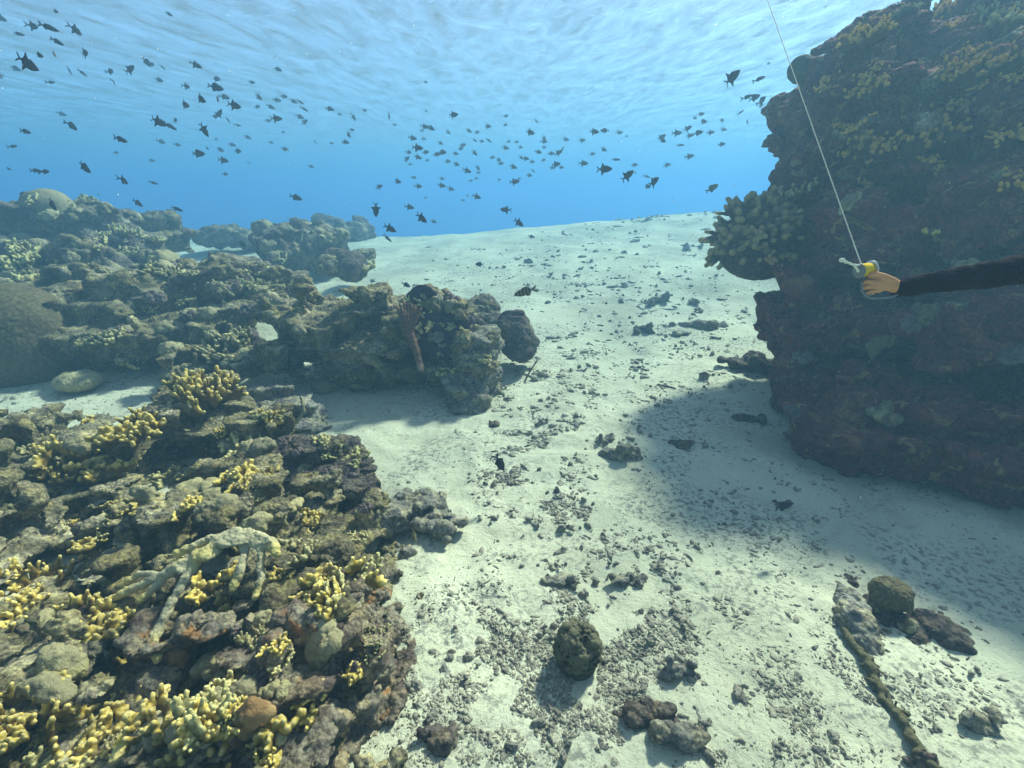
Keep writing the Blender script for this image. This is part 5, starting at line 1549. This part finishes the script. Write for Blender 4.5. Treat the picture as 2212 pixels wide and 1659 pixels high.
diver = empty("person", hips)
tag(diver, "diver reaching in from the right edge, bare hand holding a reel, dark wetsuit sleeve", "person")
s = SDF(0.010)
s.cap(wrist, Hd(1932, 618), 0.025, 0.024).ball(Hd(1919, 615), (0.026, 0.017, 0.022))
knu = [((1900, 603, -.012), (1880, 598, -.006), (1872, 602, .020), (1884, 606, .036), .0078),
       ((1896, 611, -.016), (1873, 609, -.008), (1866, 612, .020), (1880, 615, .038), .0081),
       ((1896, 619, -.013), (1874, 620, -.006), (1868, 622, .020), (1881, 624, .036), .0077),
       ((1899, 627, -.008), (1880, 631, -.004), (1875, 633, .016), (1886, 634, .028), .0068)]
for a, b2, c2, d2, r in knu:
    s.cap(Hd(1921, (a[1] + 2 * 615) / 3, -.006), Hd(*a), 0.0105, r * 1.18, k=0.005)
    s.ball(Hd(a[0], a[1], a[2] - .002), r * 1.22, k=0.004)
    s.cap(Hd(*a), Hd(*b2), r * 1.08, r, k=0.002)
    s.cap(Hd(*b2), Hd(*c2), r, r * 0.92, k=0.002)
    s.cap(Hd(*c2), Hd(*d2), r * 0.92, r * 0.8, k=0.002)
s.cap(Hd(1930, 607, -.010), Hd(1911, 597, -.022), 0.0125, 0.0098, k=0.008)
s.cap(Hd(1911, 597, -.022), Hd(1894, 592, -.020), 0.0096, 0.0088, k=0.002)
s.cap(Hd(1894, 592, -.020), Hd(1881, 594, -.014), 0.0088, 0.0070, k=0.002)
V, Q = s.mesh(0.0022)
hv = (V, Q)
s2 = SDF(0.02)
body(s2, 0.0)
s2.ball(head, (0.085, 0.10, 0.115), k=0.02).ball(head + np.array([-0.075, -0.02, -0.015]), (0.028, 0.02, 0.022), k=0.015)
s2.ball(head + np.array([-0.04, -0.02, -0.06]), (0.05, 0.05, 0.05), k=0.03)
for p_ in s.pr: s2.pr.append(p_[:-1] + (p_[-1],) if p_[0] == 'c' else p_)
# hand, arm, trunk and head as one skin: the fine hand mesh carries on into the coarser body inside the suit
V2, Q2 = s2.mesh(0.0075)
handbox = (V2[:, 0] < wrist[0] + 0.012)
keepq = ~handbox[Q2].any(1)
hm = V[:, 0] < wrist[0] + 0.020
Qh = Q[hm[Q].all(1)]
Vall = np.concatenate([V, V2]); Qall = np.concatenate([Qh, Q2[keepq] + len(V)])
used_v = np.zeros(len(Vall), bool); used_v[Qall.ravel()] = True
mp_ = np.cumsum(used_v) - 1
place("body", Vall[used_v], mp_[Qall], m_skin, hips).parent = diver
bpy.context.view_layer.update()
o = bpy.data.objects[-1] if False else None
for ob in list(bpy.data.objects):
    if ob.name == "body": ob.location = (0, 0, 0)
s3 = SDF(0.02)
body(s3, 0.006)
s3.ball(head + np.array([0.02, 0.0, 0.01]), (0.088, 0.104, 0.118), k=0.03)
s3.cap(wrist - (elbow - wrist) * 0.012, wrist + (elbow - wrist) * 0.10, 0.0335, 0.0355, k=0.006)
V, Q = s3.mesh(0.009)
V = V + normals(V, Q) * (0.0055 * fbm(V * np.array([30, 16, 16]), 3))[:, None]
o = place("wetsuit", V, Q, m_suit, hips); o.parent = diver; o.location = (0, 0, 0)
s = SDF(0.006)
s.ball(head + np.array([-0.085, -0.01, 0.03]), (0.03, 0.075, 0.05))
V, Q = s.mesh(0.006)
o = place("dive_mask", V, Q, m_grey, hips); o.parent = diver; o.location = (0, 0, 0)
s = SDF(0.004)
a0, a1 = wrist + (elbow - wrist) * 0.015, wrist + (elbow - wrist) * 0.045
s.cap(Hd(1951, 606, -.012), Hd(1962, 600, -.006), 0.007, 0.004).cap(Hd(1948, 632, -.030), Hd(1955, 625, -.034), 0.004, 0.003)
V, Q = s.mesh(0.002)
o = place("cuff_tab", V, Q, m_suit, hips); o.parent = diver; o.location = (0, 0, 0)


def lathe(c, ax, prof, seg=40):
    ax = unit(ax); u_ = unit(np.cross(ax, np.array([0.1, 0.9, 0.3]))); v_ = np.cross(ax, u_)
    V, Fc = [], []
    for (t, r) in prof:
        for k_ in range(seg):
            a = 2 * math.pi * k_ / seg
            V.append(c + ax * t + (u_ * math.cos(a) + v_ * math.sin(a)) * r)
    for i in range(len(prof) - 1):
        for k_ in range(seg):
            k2 = (k_ + 1) % seg
            Fc.append((i * seg + k_, i * seg + k2, (i + 1) * seg + k2, (i + 1) * seg + k_))
    return np.array(V), np.array(Fc)


rc = Hd(1869, 583, .006)
axis = unit(Hd(1890, 582, .006) - Hd(1854, 589, -.006))
reel = empty("dive_reel", rc)
tag(reel, "small dive reel with a bright yellow spool held in the diver's hand", "dive reel")


def part(name, V, Q, mat, parent=reel, org=rc):
    o = mesh_np(name, np.asarray(V) - org, Q, mat, parent)
    return o


V, Q = lathe(rc, axis, [(-.024, .002), (-.024, .0215), (-.012, .0235), (0, .024), (.012, .0235), (.024, .0215), (.024, .002)])
part("spool", V, Q, m_spool)
for sg, nm in ((-1, "side_plate"), (1, "side_plate")):
    R_ = .030 if sg > 0 else .027
    V, Q = lathe(rc + axis * sg * .027, axis, [(-.002, .004), (-.002, R_ - .002), (-.0006, R_), (.0006, R_), (.002, R_ - .002), (.002, .004)])
    part(nm, V, Q, m_metal if sg > 0 else m_grey)
s = SDF(0.004)
s.cap(rc + axis * -.030, Hd(1846, 573, -.012), 0.0045, 0.004).cap(Hd(1846, 573, -.012), Hd(1826, 565, -.02), 0.004, 0.0036).cap(rc + axis * -.030, Hd(1861, 572, -.004), 0.004, 0.004)
s.cap(Hd(1861, 572, -.004), Hd(1846, 573, -.012), 0.0036, 0.0036)
V, Q = s.mesh(0.0016); arm_o = part("guide_arm", V, Q, m_white)
s = SDF(0.003); s.ball(Hd(1819, 562, -.022), (0.011, 0.008, 0.008)).ball(Hd(1827, 566, -.02), 0.006)
V, Q = s.mesh(0.0016); part("knob", V, Q, m_white, arm_o)
s = SDF(0.004)
s.cap(rc + axis * .026, Hd(1878, 605, .016), 0.006, 0.007).cap(Hd(1878, 605, .016), Hd(1880, 636, .012), 0.007, 0.0068)
V, Q = s.mesh(0.002); part("handle", V, Q, m_grey)
s = SDF(0.003)
lp_ = [Hd(1870, 600, .01), Hd(1861, 612, .004), Hd(1862, 628, 0), Hd(1870, 640, -.004), Hd(1884, 645, -.006), Hd(1904, 644, -.006), Hd(1925, 642, -.006), Hd(1938, 637, -.004)]
for a, b2 in zip(lp_[:-1], lp_[1:]): s.cap(a, b2, 0.0036, 0.0036)
V, Q = s.mesh(0.0016); part("lanyard", V, Q, m_grey)

# the line runs straight up to the surface
l0 = Hd(1860, 571, -.004)
l1 = P(1658, 0, 3.0)
dirl = unit(l1 - l0)
l2 = l0 + dirl * ((SURF + 0.03 - l0[2]) / dirl[2])
V, Q = lathe(l0, dirl, [(t, 0.0021) for t in np.linspace(0, float(np.linalg.norm(l2 - l0)), 30)], seg=8)
tag(place("line", V, Q, m_line, l0), "thin pale line running from the reel up to the surface", "line")
